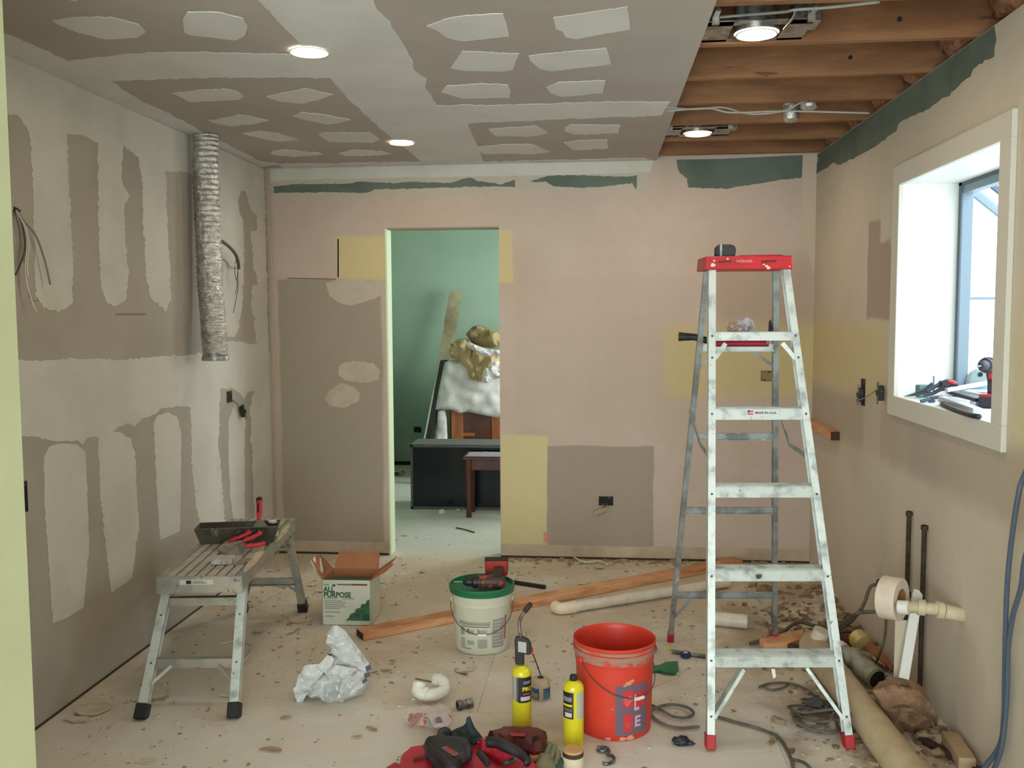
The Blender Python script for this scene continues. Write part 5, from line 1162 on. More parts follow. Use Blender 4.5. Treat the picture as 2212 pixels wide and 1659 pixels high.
# small loose things
def small(nm, mb, m_, lab, cat, group=None, smooth=False, bev=0): return tag(obj(nm, mb, m_, smooth=smooth, bev=bev), lab, cat, group)
CHR = mat('bright_clip_metal', (130,132,142), .35, .7, c2=(70,66,72), sc=30)
r = root('strap_clip', 'small S shaped metal hook in front of the orange bucket', 'hook', F(1311,1633))
obj('hook', MB().tube(smooth_path([F(1290,1619,.006), F(1300,1622,.010), F(1316,1622,.008), F(1312,1630,.012), F(1324,1634,.012), F(1326,1644,.008), F(1312,1650,.006), F(1302,1648,.006)], 7), .0058, 8), CHR, r, smooth=True)
obj('spring_wrap', MB().tube(smooth_path([F(1290,1616,.012), F(1302,1615,.014), F(1314,1619,.012)], 6), [.009,.0075]*6+[.009], 10), CHR, r, smooth=30)
small('cable_clamp', MB().blob(F(1472,1600,.014), (.026,.020,.014), 4, .3, 3, floor=.001).blob(F(1488,1605,.008), (.020,.008,.008), 6, .2, 2, floor=.001), mat('dark_blue_plastic', (38,44,62), .5), 'dark blue lump of plastic left of the ladder front foot', 'scrap', smooth=True)
r = root('tube_cap', 'small round red plastic cap right of the orange bucket', 'cap', F(1412,1405))
obj('cap', MB().lathe([(.001,.016),(.013,.016),(.016,.012),(.016,-.012),(.001,-.012)], F(1411,1400,.017), 20, Matrix.Rotation(math.radians(70),3,'X')), RED, r, smooth=40)
obj('cap_back', MB().lathe([(.016,-.012),(.018,-.013),(.018,-.02),(.001,-.02)], F(1411,1400,.017), 20, Matrix.Rotation(math.radians(70),3,'X'), cap=False), DK, r, smooth=40)
r = root('tape_roll', 'small navy blue tape roll lying left of the ladder', 'tape', F(1482,1424))
p = F(1481,1420,.0); obj('roll', MB().lathe([(.010,.0),(.0205,0),(.022,.002),(.022,.020),(.0205,.022),(.010,.022),(.010,0)], (p.x,p.y,.001), 28, cap=False), mat('navy_tape', (34,38,92), .45), r, smooth=30)
obj('core', MB().lathe([(.0085,.0005),(.010,.0005),(.010,.0225),(.0085,.0225),(.0085,.0005)], (p.x,p.y,.001), 20, cap=False), WHITE_TRIM, r)
r = root('green_scraper', 'green plastic scraper lying right of the orange bucket', 'scraper', F(1440,1448))
obj('blade', MB().prism([F(u, v, .008) for u, v in ((1424,1440),(1437,1434),(1464,1432),(1466,1450),(1460,1457),(1428,1454))], (0,0,.010)), GRN, r, bev=.003)
obj('handle', MB().prism([F(u, v, .006) for u, v in ((1398,1444),(1428,1441),(1430,1452),(1398,1452))], (0,0,.012)), GRN, r, bev=.003)
small('yellow_crumb', MB().blob(F(1447,1401,.006), (.008,.006,.006), 3, .3, 2, floor=.001), YELLOW, 'tiny yellow plastic cap between red cap and blue tape roll', 'cap')
small('metal_tube', MB().tube([F(1452,1407,.010), F(1560,1424,.010)], .0085, 12), STEELM, 'thin grey metal tube lying under the ladder toward the blue tape roll', 'tube', smooth=40)
small('wood_shim', MB().bar(F(1405,1484,.004), F(1458,1462,.004), .012, .006), mat('pale_wood', (208,184,150), .8), 'thin pale wood shim lying below the green scraper', 'wood scrap')
# scraps over the left and middle floor
CHIP = mat('gypsum_chip', (206,200,184), .9, c2=(190,182,164), sc=20); BRN = mat('brown_scrap', (170,148,124), .9, c2=(146,124,102), sc=20)
p = F(201,1535); mb = MB().prism([Vector((p.x+.062*math.cos(a_)*(1+.05*math.sin(5*a_)), p.y+.062*math.sin(a_), .004)) for a_ in (k*2*math.pi/24 for k in range(24))], (0,0,.008))
small('gypsum_disc', mb, CHIP, 'round white gypsum cutout disc lying near the left wall', 'drywall scrap', bev=.001)
p = F(165,1556); small('gypsum_shard', MB().prism([F(u, v, .002) for u, v in ((138,1556),(158,1551),(186,1550),(202,1554),(188,1560),(158,1562))], (0,0,.006)), CHIP, 'curved white gypsum shard leaning on the round cutout disc', 'drywall scrap')
for i, (u, v, w_, h_, rot, m_, lab) in enumerate(((617,1552,.022,.006,.3,BRN,'brown flake right of the plastic bag'),(585,1621,.05,.012,-.05,BRN,'long curled brown scrap near the bottom left'),(803,1577,.010,.016,.9,BRN,'thin dark sliver below the plastic bag standing slanted'),(771,1595,.018,.004,.3,BRN,'small grey nail like sliver at the bottom'),(320,1646,.035,.014,.1,CHIP,'curled pale paper scrap at the bottom left'),(835,1450,.022,.006,.1,BRN,'flat tan smear of wood right of plastic bag'),(345,1446,.05,.010,.6,CHIP,'white gypsum sliver under the platform rung'),(326,1472,.028,.02,.4,CHIP,'white gypsum lump beside the platform front left leg'))):
    rng = random.Random(i+30); pts = []
    cpos = F(u, v)
    for k in range(11):
        a_ = k*2*math.pi/11; q = 1+rng.uniform(-.25,.25); x = w_*math.cos(a_)*q; y = h_*math.sin(a_)*q*1.6
        pts.append(Vector((cpos.x+x*math.cos(rot)-y*math.sin(rot), cpos.y+x*math.sin(rot)+y*math.cos(rot), .0008)))
    small('floor_scrap', MB().prism(pts, (0,0,.004+.003*rng.random())), m_, lab, 'scrap')
small('paper_strip', MB().tube(smooth_path([F(1240,1204,.012), F(1256,1212,.012), F(1275,1214,.016), F(1296,1212,.016), F(1312,1220,.012)], 6), .008, 6), CHIP, 'curved white paper tape strip at the base of back wall', 'drywall scrap', smooth=True)
small('paper_strip', MB().prism([F(u, v, .002) for u, v in ((560,1298),(575,1288),(607,1270),(612,1274),(585,1292),(566,1302))], (0,0,.003)), CHIP, 'long white paper tape curl between the platform and the carton', 'drywall scrap')
small('paper_strip', MB().prism([F(u, v, .002) for u, v in ((608,1268),(614,1248),(620,1244),(622,1256),(616,1272))], (0,0,.003)), CHIP, 'short white paper tape curl beside the rear platform leg', 'drywall scrap')
small('bent_wire', MB().tube(smooth_path([F(478,1390,.003), F(520,1384,.004), F(543,1396,.003), F(540,1412,.003), F(522,1432,.003)], 8), .0026, 6), WHITE_P, 'thin pale wire curling on the floor behind the platform front legs', 'wire', smooth=True)
rng = random.Random(17); SCR = mat('paper_scrap', (206,194,172), .9, c2=(180,164,140), sc=18)
kk = 0
while kk < 34:
    x, y = rng.choice(((rng.uniform(-1.95,-.2), rng.uniform(4.4,5.55)), (rng.uniform(-1.75,-1.2), rng.uniform(3.4,5.2)), (rng.uniform(-.5,1.0), rng.uniform(5.1,5.6)), (rng.uniform(-1.6,.9), rng.uniform(3.0,4.6))))
    if any((x-c[0])**2+(y-c[1])**2 < .04 for c in ((-.53,4.13),(.06,3.36),(-.28,3.3),(-1.23,4.45),(-1.05,3.5),(-.66,3.5),(-.4,3.0))): continue
    L = rng.uniform(.018,.055); w_ = rng.uniform(.006,.018); a_ = rng.uniform(0,3.14); dx, dy = math.cos(a_), math.sin(a_); mb = MB(); n = 5; vs = []
    for i in range(n+1):
        t_ = i/n*2-1; z = .0012+abs(t_)**2*rng.uniform(.1,.35)*L; ww = w_*(1-.4*abs(t_))*rng.uniform(.7,1.2); cv = .2*L*math.sin(t_*2)
        cx, cy = x+dx*t_*L-dy*cv, y+dy*t_*L+dx*cv
        vs += [Vector((cx-dy*ww, cy+dx*ww, z+.002)), Vector((cx+dy*ww, cy-dx*ww, z)), Vector((cx+dy*ww, cy-dx*ww, z+.0016)), Vector((cx-dy*ww, cy+dx*ww, z+.0036))]
    mb.add(vs, [(4*i+q, 4*i+(q+1) % 4, 4*i+4+(q+1) % 4, 4*i+4+q) for i in range(n) for q in range(4)]+[(0,1,2,3),(4*n,4*n+1,4*n+2,4*n+3)])
    small('paper_scrap', mb, (SCR, BRN, CHIP)[kk % 3], 'small curled torn drywall scrap lying loose on the floor', 'scrap', 'torn drywall scraps scattered on the floor'); kk += 1
# crumbs nobody could count
KEEP = [((-.528,4.135),.15), ((.062,3.362),.15), ((-.278,3.318),.05), ((-.084,3.196),.05), ((-1.23,4.46),.19), ((-1.0,3.5),.13), ((-.66,3.52),.06)]
KEEP += [((v.x,v.y),.04) for v in (FL_, FR_, BL_, BR_)]+[((v.x,v.y),.045) for v in feet.values()]
KSEG = [((-1.06,4.25),(.86,5.66),.065), ((-.25,4.72),(.66,5.2),.05), ((.95,4.35),(1.04,3.1),.07)]
def free(x, y):
    if any((x-c[0])**2+(y-c[1])**2 < q*q for c, q in KEEP): return False
    p = Vector((x, y))
    for a, b_, q in KSEG:
        a = Vector(a); d = Vector(b_)-a; t = max(0, min(1, (p-a).dot(d)/d.length_squared))
        if (a+d*t-p).length < q: return False
    return True
def crumbs(nm, n, seed, area, smin, smax, m_, lab, flat=.35, dens=None):
    rng = random.Random(seed); mb = MB(); k = 0
    while k < n:
        x, y = area(rng); s_ = rng.uniform(smin, smax)*(rng.random()**1.5+.35)
        if dens and rng.random() > dens(x, y): continue
        if not free(x, y): continue
        k += 1; m5 = rng.choice((4,5,6)); a0 = rng.random()*6; el = rng.uniform(.35,1); rt = rng.random()*3.1
        pts = []
        for q in range(m5):
            a_ = a0+q*2*math.pi/m5; c_, d_ = s_*math.cos(a_)*rng.uniform(.7,1.1), s_*el*math.sin(a_)*rng.uniform(.7,1.1)
            pts.append(Vector((x+c_*math.cos(rt)-d_*math.sin(rt), y+c_*math.sin(rt)+d_*math.cos(rt), .0004)))
        h = s_*flat*rng.uniform(.5,1.2); top = [p+Vector((rng.uniform(-.2,.2)*s_, rng.uniform(-.2,.2)*s_, h*rng.uniform(.6,1.2))) for p in pts]
        mb.add(pts+top, [tuple(range(m5, 2*m5))]+[(q, (q+1) % m5, (q+1) % m5+m5, q+m5) for q in range(m5)])
    o = obj(nm, mb, m_); tag(o, lab, 'debris', kind='stuff'); return o
def dn(x, y): return .12+.9*max(0, noise.noise(Vector((x*1.6, y*1.6, 2)))*1.6+.15)+(.5 if (y > 5.2 or (x < -1.0 and 3.6 < y < 5.2)) else 0)+(.5 if x > .75 else 0)
allf = lambda r_: (r_.uniform(-2.0,1.24), r_.uniform(2.85,5.66))
crumbs('plaster_crumbs', 1300, 1, allf, .003, .014, CHIP, 'white plaster crumbs strewn all over the kitchen floor', .35, dn)
crumbs('wood_crumbs', 1100, 2, allf, .003, .014, BRN, 'brown chips and dirt flakes strewn over the kitchen floor', .25, dn)
crumbs('hall_crumbs', 160, 3, lambda r_: (r_.uniform(-2.0,.3), r_.uniform(5.85,8.6)), .004, .022, CHIP, 'pale crumbs on the hall floor beyond the doorway', .3)
crumbs('wall_foot_rubble', 330, 6, lambda r_: (r_.uniform(-.58,1.22), YB-.02-abs(r_.gauss(0,.05))), .005, .024, BRN, 'rubble line along the foot of the back wall', .5)
crumbs('corner_rubble', 420, 7, lambda r_: (min(1.25, max(.55, r_.gauss(1.06,.17))), r_.uniform(3.0,5.2)), .006, .034, mat('rubble_tan', (158,136,112), .95, c2=(120,98,76), sc=14), 'brown rubble heap along the foot of the right wall', .55)

# ------------------------------------------------------------------ sink corner
TUBEM = mat('cardboard_tube', (196,178,148), .8, c2=(180,160,130), sc=8)
a = F(1756,1395,.062); b_ = F(1985,1700,.064)
r = root('cardboard_tube', 'long thick beige cardboard tube lying along the right wall', 'tube', Vector(((a.x+b_.x)/2, (a.y+b_.y)/2, 0)))
obj('tube_wall', MB().tube([a, b_], .060, 36, caps=False), TUBEM, r, smooth=40); obj('tube_inside', MB().tube([b_, a], .056, 36, caps=False), mat('tube_inner', (120,98,74), .9), r, smooth=40)
for p, d in ((a, (b_-a)), (b_, (a-b_))): obj('tube_lip', MB().lathe([(.056,0),(.060,0),(.060,.003),(.056,.003),(.056,0)], p, 36, d.normalized().to_track_quat('Z','Y').to_matrix(), cap=False), TUBEM, r)
# brown paper bag
KR = mat('brown_paper_bag', (150,118,94), .9, c2=(132,102,80), sc=7)
r = root('paper_bag', 'crumpled brown paper bag between cardboard tube and right wall', 'bag', F(1945,1560))
obj('bag_body', MB().pillow([(1884,1490),(1900,1472),(1935,1466),(1975,1470),(2000,1490),(2012,1520),(2014,1560),(2018,1600),(2000,1618),(1970,1612),(1940,1590),(1898,1570),(1900,1552),(1892,1520)], lambda u, v: V(u, v, 3.42), (-.2,-1,.35), .075, 7, 11, .5, .5, wr=.05, wf=16), KR, r, smooth=25)
obj('bag_mouth', MB().pillow([(1885,1492),(1930,1478),(1985,1492),(2010,1522),(1985,1535),(1950,1520),(1915,1530)], lambda u, v: V(u, v, 3.33), (-.2,-1,.6), .03, 8, 15, .5, .5, wr=.02, wf=18), KR, r, smooth=25)
# wood offcut
a = F(2052,1592,.03); b_ = F(2090,1650,.03)
o = small('wood_offcut', MB().bar(a, b_, .055, .038), mat('offcut_wood', (176,150,116), .85, c2=(150,122,92), sc=6, stretch=(1,1,3)), 'pale wood block lying against the right wall beside paper bag', 'wood scrap', bev=.002)
small('wood_offcut', MB().bar(F(1990,1596,.012), F(2120,1668,.012), .03, .02), RUST, 'dark stained stick behind the pale wood block', 'wood scrap', bev=.002)
# old fittings heap
GREYF_ = mat('galvanised_fitting', (164,162,146), .7, c2=(132,130,112), sc=14, c3=(96,92,76), sc3=20)
r = root('pipe_assembly', 'old grey pipe assembly with couplings lying against the tube end', 'pipe', F(1850,1450))
pts = [F(1812,1400,.09), F(1828,1410,.085), F(1846,1426,.075), F(1868,1445,.06), F(1894,1466,.045)]
obj('pipe', MB().tube(pts, [.030,.031,.032,.036,.034], 24), GREYF_, r, smooth=40)
for i, (t0, t1, q) in enumerate(((0,.12,.036),(.34,.46,.040),(.62,.98,.044))):
    L_ = pts[-1]-pts[0]; obj('coupling', MB().tube([pts[0]+L_*t0, pts[0]+L_*t1], q, 24), GREYF_ if i != 0 else PVC, r, smooth=30)
obj('pipe_mouth', MB().lathe([(.001,0),(.036,0)], pts[-1]+(pts[-1]-pts[0]).normalized()*.003, 20, (pts[-1]-pts[0]).to_track_quat('Z','Y').to_matrix(), cap=False), DARKHOLE, r)
r = root('pipe_elbow', 'beige plastic pipe elbow with white socket behind the ladder leg', 'pipe fitting', F(1755,1400))
obj('elbow', MB().tube(smooth_path([F(1772,1370,.13), F(1766,1384,.10), F(1750,1386,.07), F(1748,1400,.055), F(1762,1420,.05)], 7), .041, 24), mat('old_beige_pvc', (186,166,140), .6), r, smooth=40)
obj('socket', MB().tube([F(1776,1362,.155), F(1768,1380,.115)], .036, 24), PVC, r, smooth=40)
small('red_brick_piece', MB().blob(F(1830,1384,.06), (.035,.025,.025), 5, .15, 2), mat('maroon_lump', (86,44,36), .8), 'dark maroon lump among the old pipe fittings', 'scrap')
r = root('yellow_fitting', 'cream and yellow plastic fitting on the rubble by right wall', 'pipe fitting', F(1856,1385))
obj('body', MB().tube([F(1848,1372,.09), F(1862,1388,.07)], .036, 20), mat('cream_yellow', (206,184,124), .6), r, smooth=40)
obj('yellow_ring', MB().tube([F(1848,1382,.075), F(1852,1387,.07)], .030, 20), mat('yellow_ring', (206,174,40), .6), r, smooth=40)
small('wood_block', MB().prism([F(u, v, .002) for u, v in ((1640,1394),(1700,1378),(1736,1372),(1734,1392),(1700,1402),(1650,1404))], (0,0,.03)), WOOD, 'orange brown wood piece lying behind the lowest ladder step', 'wood scrap', bev=.002)
small('black_elbow', MB().blob(F(1716,1398,.02), (.03,.02,.016), 7, .2, 2, floor=.001), RUST, 'dark rusty fitting beside orange brown wood piece', 'pipe fitting')
small('cardboard_scrap', MB().prism([F(u, v, .04) for u, v in ((1870,1388),(1886,1392),(1912,1412),(1930,1440),(1924,1446),(1900,1424),(1868,1400))], (0,0,.004)), CARD, 'torn brown cardboard strip on the heap by right wall', 'cardboard')
small('cardboard_scrap', MB().prism([F(u, v, .03) for u, v in ((1880,1414),(1896,1420),(1918,1436),(1912,1440),(1890,1428))], (0,0,.004)), mat('tan_card', (196,166,120), .85), 'small pale tan cardboard flap beside the old pipe mouth', 'cardboard')
# rocks of rubble one can tell apart
rng = random.Random(9)
for k in range(14):
    u, v = rng.choice(((1800,1345),(1825,1360),(1850,1352),(1875,1380),(1890,1400),(1790,1362),(1660,1352),(1690,1345),(1735,1345),(1700,1330),(2010,1600),(2030,1630),(1905,1595),(1850,1560)))
    p = F(u+rng.uniform(-14,14), v+rng.uniform(-8,8), 0); s_ = rng.uniform(.014,.03)
    o = small('rubble_lump', MB().blob((p.x,p.y,s_*.6), (s_,s_*.8,s_*.6), k, .25, 2, floor=.0005), bpy.data.materials['rubble_tan'], 'brown lump of rubble on the floor near the right wall', 'rubble', 'rubble lumps by the right wall')
# drain stub, ring and strips
r = root('wall_drain', 'cream plastic drain stub sticking out of the right wall', 'pipe', Vector((XR, 3.34, .455)))
e0 = Vector((XR+.01,3.335,.452)); e1 = V(2040,1318,3.35); e2 = V(1985,1312,3.36); e3 = V(1945,1311,3.38)
CPV = mat('cream_drain', (204,192,162), .6, c2=(180,168,136), sc=14)
obj('pipe', MB().tube([e0, e1, e2, e3], .021, 22), CPV, r, smooth=40)
for p0, p1, q in ((V(2078,1329,3.34), V(2040,1320,3.345), .0265), (V(2036,1319,3.35), V(2022,1317,3.35), .030), (V(1998,1313,3.355), V(1982,1311,3.36), .0285)): obj('coupling', MB().tube([p0, p1], q, 24), CPV, r, smooth=30)
obj('end_socket', MB().tube([V(1964,1313,3.365), V(1941,1311,3.385)], .0245, 24), WHITE_TRIM, r, smooth=40)
obj('socket_bore', MB().lathe([(.001,0),(.020,0)], V(1940,1311,3.3856), 20, (e3-e2).to_track_quat('Z','Y').to_matrix(), cap=False), mat('socket_shadow', (120,118,112), .8), r)
cc = V(1927,1292,3.46); axr = Vector((.78,-.62,.03)).normalized(); Mr = axr.to_track_quat('Z','Y').to_matrix()
r = root('paper_tape_roll', 'big white roll of drywall tape hung on the wall drain stub', 'tape roll', cc)
obj('roll', MB().lathe([(.040,-.034),(.076,-.034),(.078,-.032),(.078,.032),(.076,.034),(.040,.034),(.040,-.034)], cc, 56, Mr, cap=False), mat('paper_tape', (222,206,190), .8, c2=(212,196,180), sc=20), r, smooth=30)
obj('core', MB().lathe([(.036,-.0345),(.040,-.0345),(.040,.0345),(.036,.0345),(.036,-.0345)], cc, 40, Mr, cap=False), CARD, r, smooth=30)
a = V(1982,1284,3.50); b_ = V(1952,1466,3.42)
o = small('trim_offcut', MB().bar(a, b_, .036, .010, (0,1,0)), WHITE_TRIM, 'long narrow white trim board leaning on the drain stub', 'board', bev=.001)
obj('pointed_tip', MB().prism([a+Vector((-.018,-.005,-.002)), a+Vector((.018,-.005,-.002)), a+Vector((.004,-.005,.016)), a+Vector((-.012,-.005,.020))], (0,.010,0)), WHITE_TRIM, o)
small('tape_tail', MB().prism([V(1934,1340,3.50), V(1966,1340,3.50), V(1962,1470,3.48), V(1930,1470,3.48)], (0,.0012,0)), mat('tape_tail_paper', (196,184,164), .85), 'wide strip of paper hanging straight down from the white roll', 'paper tape')
# black cord with plug by the roll
def cord(pts, r_, m_, lab, nm='extension_cord'): return small(nm, MB().tube(smooth_path(pts, 9), r_, 8), m_, lab, 'cord', smooth=True)
CORDM = mat('dusty_grey_cord', (104,98,88), .7, c2=(84,78,70), sc=20)
cord([V(1898,1262,4.1), V(1880,1268,4.1), V(1868,1300,4.05), V(1856,1322,4.0), F(1830,1350,.05), F(1790,1368,.02)], .0075, CORDM, 'thick grey cord arching from the wall plug beside the white roll')
small('black_plug', MB().box(V(1902,1265,4.08), (.03,.03,.055), .3), BLACK, 'black plug behind the upper left of the white tape roll', 'plug', bev=.006)
cord([V(1905,1322,3.9), V(1870,1322,3.95), V(1845,1328,3.98), F(1815,1352,.08), F(1790,1372,.03), F(1770,1388,.012)], .008, CORDM, 'grey cord running left below the white tape roll')
cord([V(1914,1338,3.95), V(1912,1370,3.93), V(1905,1400,3.92), F(1890,1438,.01)], .006, CORDM, 'grey cord hanging straight down below the white tape roll')
cord([F(1620,1390,.01), F(1680,1372,.02), F(1722,1345,.03), F(1760,1352,.02), F(1790,1362,.01)], .009, WIRED, 'dark flat bar of wire among rubble behind the ladder', 'wire_piece')
cord([F(1640,1484,.008), F(1665,1476,.008), F(1705,1476,.008), F(1735,1486,.008), F(1770,1510,.008), F(1800,1545,.008), F(1812,1580,.008)], .0048, CORDM, 'thin grey cord snaking under the ladder toward the coil')
cord([F(1650,1484,.008), F(1668,1490,.008), F(1690,1486,.008), F(1704,1478,.01)], .0048, CORDM, 'short loop of grey cord behind the ladder left front leg')
cord([F(1540,1545,.008), F(1590,1560,.008), F(1640,1574,.008), F(1680,1592,.008), F(1700,1620,.008), F(1712,1650,.008), F(1716,1690,.008)], .006, CORDM, 'long grey cord running under the ladder to the front of the room')
cord([F(1402,1520,.010), F(1425,1532,.012), F(1455,1548,.012), F(1485,1550,.012), F(1498,1540,.02), F(1484,1528,.014), F(1450,1522,.012), F(1420,1528,.018), F(1405,1540,.012), F(1425,1560,.010), F(1460,1572,.010), F(1510,1570,.010)], .0058, CORDM, 'coiled grey cord between orange bucket and ladder')
rng = random.Random(5); cc = F(1790,1560); pts = []
for k in range(46):
    a_ = k*.62; q = .085+.045*math.sin(k*1.3)+rng.uniform(-.015,.015)
    pts.append(Vector((cc.x+q*math.cos(a_)*1.0+.02*math.sin(k), cc.y+q*1.25*math.sin(a_), .010+.0018*k*(.6+.4*math.sin(k*.7)))))
cord(pts, .0055, CORDM, 'tangled heap of grey cord behind the ladder right front leg', 'cord_tangle')
small('metal_scrap', MB().blob(F(1765,1520,.03), (.04,.03,.02), 9, .3, 2, floor=.001), mat('dark_slate', (64,68,72), .6), 'dark slate coloured lump in the cord tangle', 'scrap')
cord([F(1712,1640,.008), F(1740,1650,.02), F(1764,1680,.008), F(1780,1720,.008)], .006, CORDM, 'end of grey cord looping at the bottom of picture')
# blue cables down the right wall
for pts, lab in (([Vector((1.26,2.45,1.75)), Vector((1.262,2.62,1.35)), V(2216,1020,2.76), V(2200,1070,2.78), V(2186,1160,2.82), V(2176,1260,2.86), V(2172,1370,2.90), V(2170,1470,2.94), V(2178,1550,2.94), V(2160,1610,2.96), V(2125,1660,3.0), V(2100,1690,3.0)], 'thick blue grey cable hanging down the right wall, left strand'),
                 ([Vector((1.262,2.5,1.65)), Vector((1.262,2.62,1.1)), V(2222,1180,2.74), V(2205,1270,2.80), V(2188,1330,2.86), V(2178,1400,2.90), V(2176,1480,2.92), V(2178,1560,2.93), V(2162,1620,2.94), V(2145,1670,2.98), V(2138,1700,2.98)], 'thick blue grey cable hanging down the right wall, right strand')):
    cord([Vector((min(p.x, XR-.02), p.y, p.z)) for p in pts], .0078, BLUEC, lab, 'blue_cable')
# ------------------------------------------------------------------ things in the hall beyond the doorway
r = root('glass_front_panel', 'dark glass fronted cabinet with grey frame lying on the hall floor', 'cabinet', (-.9,7.2,0))
x0, x1, y0, y1, z0, z1 = -1.462, -.10, 7.09, 7.42, 0.0, .512
GF = mat('grey_cabinet_frame', (86,88,88), .5, c2=(74,74,74), sc=6); DG = mat('dark_glass', (20,26,34), .15)
obj('cabinet_body', MB().span((x0,y0+.02,z0), (x1,y1,z1-.002)), mat('dark_cabinet_side', (60,60,60), .6), r, bev=.003)
fm = MB(); fm.span((x0,y0,z1-.022), (x1,y0+.02,z1)); fm.span((x0,y0,z0), (x1,y0+.02,z0+.022)); fm.span((x0,y0,z0), (x0+.02,y0+.02,z1)); fm.span((x1-.02,y0,z0), (x1,y0+.02,z1))
obj('frame', fm, GF, r, bev=.002); obj('glass', MB().span((x0+.02,y0+.012,z0+.022), (x1-.02,y0+.018,z1-.022)), DG, r)
obj('top_dust', MB().span((x0,y0,z1), (x1,y1,z1+.002)), mat('dusty_top', (96,96,94), .9), r)
# small red brown table
r = root('side_table', 'small dark red brown wooden table standing before the dark cabinet', 'table', (-.66,6.98,0))
TW = mat('mahogany', (92,46,36), .45, c2=(70,34,28), sc=4, stretch=(3,3,1))
tx0, tx1, ty0, ty1, tz = -1.005, -.36, 6.80, 7.06, .462
obj('table_top', MB().span((tx0,ty0,tz-.022), (tx1,ty1,tz)), TW, r, bev=.004)
obj('apron', MB().span((tx0+.02,ty0+.02,tz-.10), (tx1-.02,ty0+.035,tz-.022)).span((tx0+.02,ty0+.02,tz-.10), (tx0+.035,ty1-.02,tz-.022)).span((tx0+.02,ty1-.035,tz-.10), (tx1-.02,ty1-.02,tz-.022)), TW, r)
for x in (tx0+.04, tx1-.04):
    for y in (ty0+.03, ty1-.03): obj('leg', MB().lathe([(.013,0),(.020,.004),(.021,.02),(.018,.06),(.024,.34),(.026,tz-.022)], (x,y,0), 16), TW, r, smooth=40)
obj('dust_sheet', MB().pillow([(0,0),(.62,0),(.62,.25),(0,.25)], lambda x, y: Vector((tx0+.008+x, ty0+.004+y, tz+.003)), (0,0,1), .006, .02, 3, .4, .2, wr=.004, wf=30, back=.3), mat('lilac_sheet', (150,144,154), .8), r, smooth=True, label='pale lilac sheet over the table top')
# draped furniture behind
r = root('draped_cabinet', 'brown wooden cabinet half covered by white dust sheet in hall', 'cabinet', (-.9,8.4,0))
OW = mat('orange_oak', (168,100,56), .55, c2=(142,82,46), sc=4, stretch=(3,3,1)); IN = mat('cabinet_inside', (92,52,34), .7, c2=(70,38,28), sc=6)
yc = 8.30
def hv(u, v, y=yc): return V(u, v, y)
p0 = hv(968,900); top = hv(960,782).z
obj('cabinet_body', MB().span((hv(966,900).x+.02, yc+.03, 0), (.15, yc+.5, top-.02)), IN, r)
obj('stile', MB().span((hv(966,0).x, yc, 0), (hv(992,0).x, yc+.03, top-.03)), OW, r, bev=.003); obj('stile', MB().span((hv(1056,0).x, yc, 0), (hv(1090,0).x, yc+.03, top-.03)), OW, r, bev=.003)
obj('rail', MB().span((hv(992,0).x, yc+.002, .78), (hv(1056,0).x, yc+.028, .9)), OW, r); obj('shelf', MB().span((hv(992,0).x, yc+.006, hv(0,932).z-.01), (hv(1018,0).x, yc+.028, hv(0,928).z)), OW, r)
PN = mat('panel_brown', (104,58,38), .5, c2=(78,42,30), sc=7); obj('door_panel', MB().span((hv(992,0).x, yc+.012, .05), (hv(1056,0).x, yc+.022, .78)), PN, r)
obj('cloth_drape', MB().pillow([(960,782),(970,779),(1000,781),(1040,778),(1086,780),(1090,905),(1070,902),(1040,896),(1010,890),(992,893),(978,886),(955,884),(940,886),(948,840)], lambda u, v: hv(u, v, yc-.05), (0,-1,0), .035, 7, 5, .5, .3, wr=.03, wf=7), CLOTH, r, smooth=True, label='white dust sheet hanging over the front')
obj('cloth_drape', MB().pillow([(945,886),(962,884),(965,905),(967,958),(937,958)], lambda u, v: hv(u, v, yc-.02), (0,-1,0), .02, 6, 6, .5, .3, wr=.015, wf=10), CLOTH, r, smooth=True)
obj('cloth_top', MB().pillow([(0,0),(1.2,0),(1.2,.45),(0,.45)], lambda x, y: Vector((hv(958,0).x+x, yc-.05+y, top)), (0,0,1), .02, .05, 8, .4, .2, wr=.02, wf=10), CLOTH, r, smooth=True)
# bundle of paper bags on top
r = root('paper_bundle', 'bundle of brown paper and white plastic heaped on the draped cabinet', 'bundle', (-.95,8.3,top))
obj('brown_bundle', MB().pillow([(970,758),(978,740),(992,732),(1010,731),(1022,748),(1030,780),(1040,812),(1030,826),(1012,824),(1004,800),(988,778),(974,772)], lambda u, v: hv(u, v, yc-.04), (0,-1,.2), .12, 7, 2, .5, .4, wr=.05, wf=9), KRAFT, r, smooth=25)
obj('brown_bundle', MB().pillow([(1006,722),(1020,706),(1034,702),(1056,708),(1080,722),(1084,745),(1066,752),(1040,750),(1020,742)], lambda u, v: hv(u, v, yc-.02), (0,-1,.2), .12, 7, 3, .5, .4, wr=.04, wf=9), mat('brown_cloth', (150,132,92), .9, c2=(120,104,72), sc=6), r, smooth=25)
obj('brown_bundle', MB().pillow([(1022,748),(1050,756),(1084,752),(1088,800),(1070,806),(1054,824),(1030,826),(1016,790)], lambda u, v: hv(u, v, yc-.08), (0,-1,.2), .10, 7, 4, .5, .4, wr=.05, wf=9), KRAFT, r, smooth=25)
obj('white_plastic', MB().pillow([(1012,738),(1030,746),(1052,754),(1084,756),(1084,768),(1060,772),(1030,766),(1016,752)], lambda u, v: hv(u, v, yc-.15), (0,-1,.2), .04, 6, 5, .5, .4, wr=.03, wf=14), CLOTH, r, smooth=25)
obj('white_plastic', MB().pillow([(1040,826),(1044,800),(1056,780),(1072,778),(1088,786),(1086,816),(1066,820),(1052,828)], lambda u, v: hv(u, v, yc-.17), (0,-1,.2), .03, 6, 6, .5, .4, wr=.03, wf=14), CLOTH, r, smooth=25)
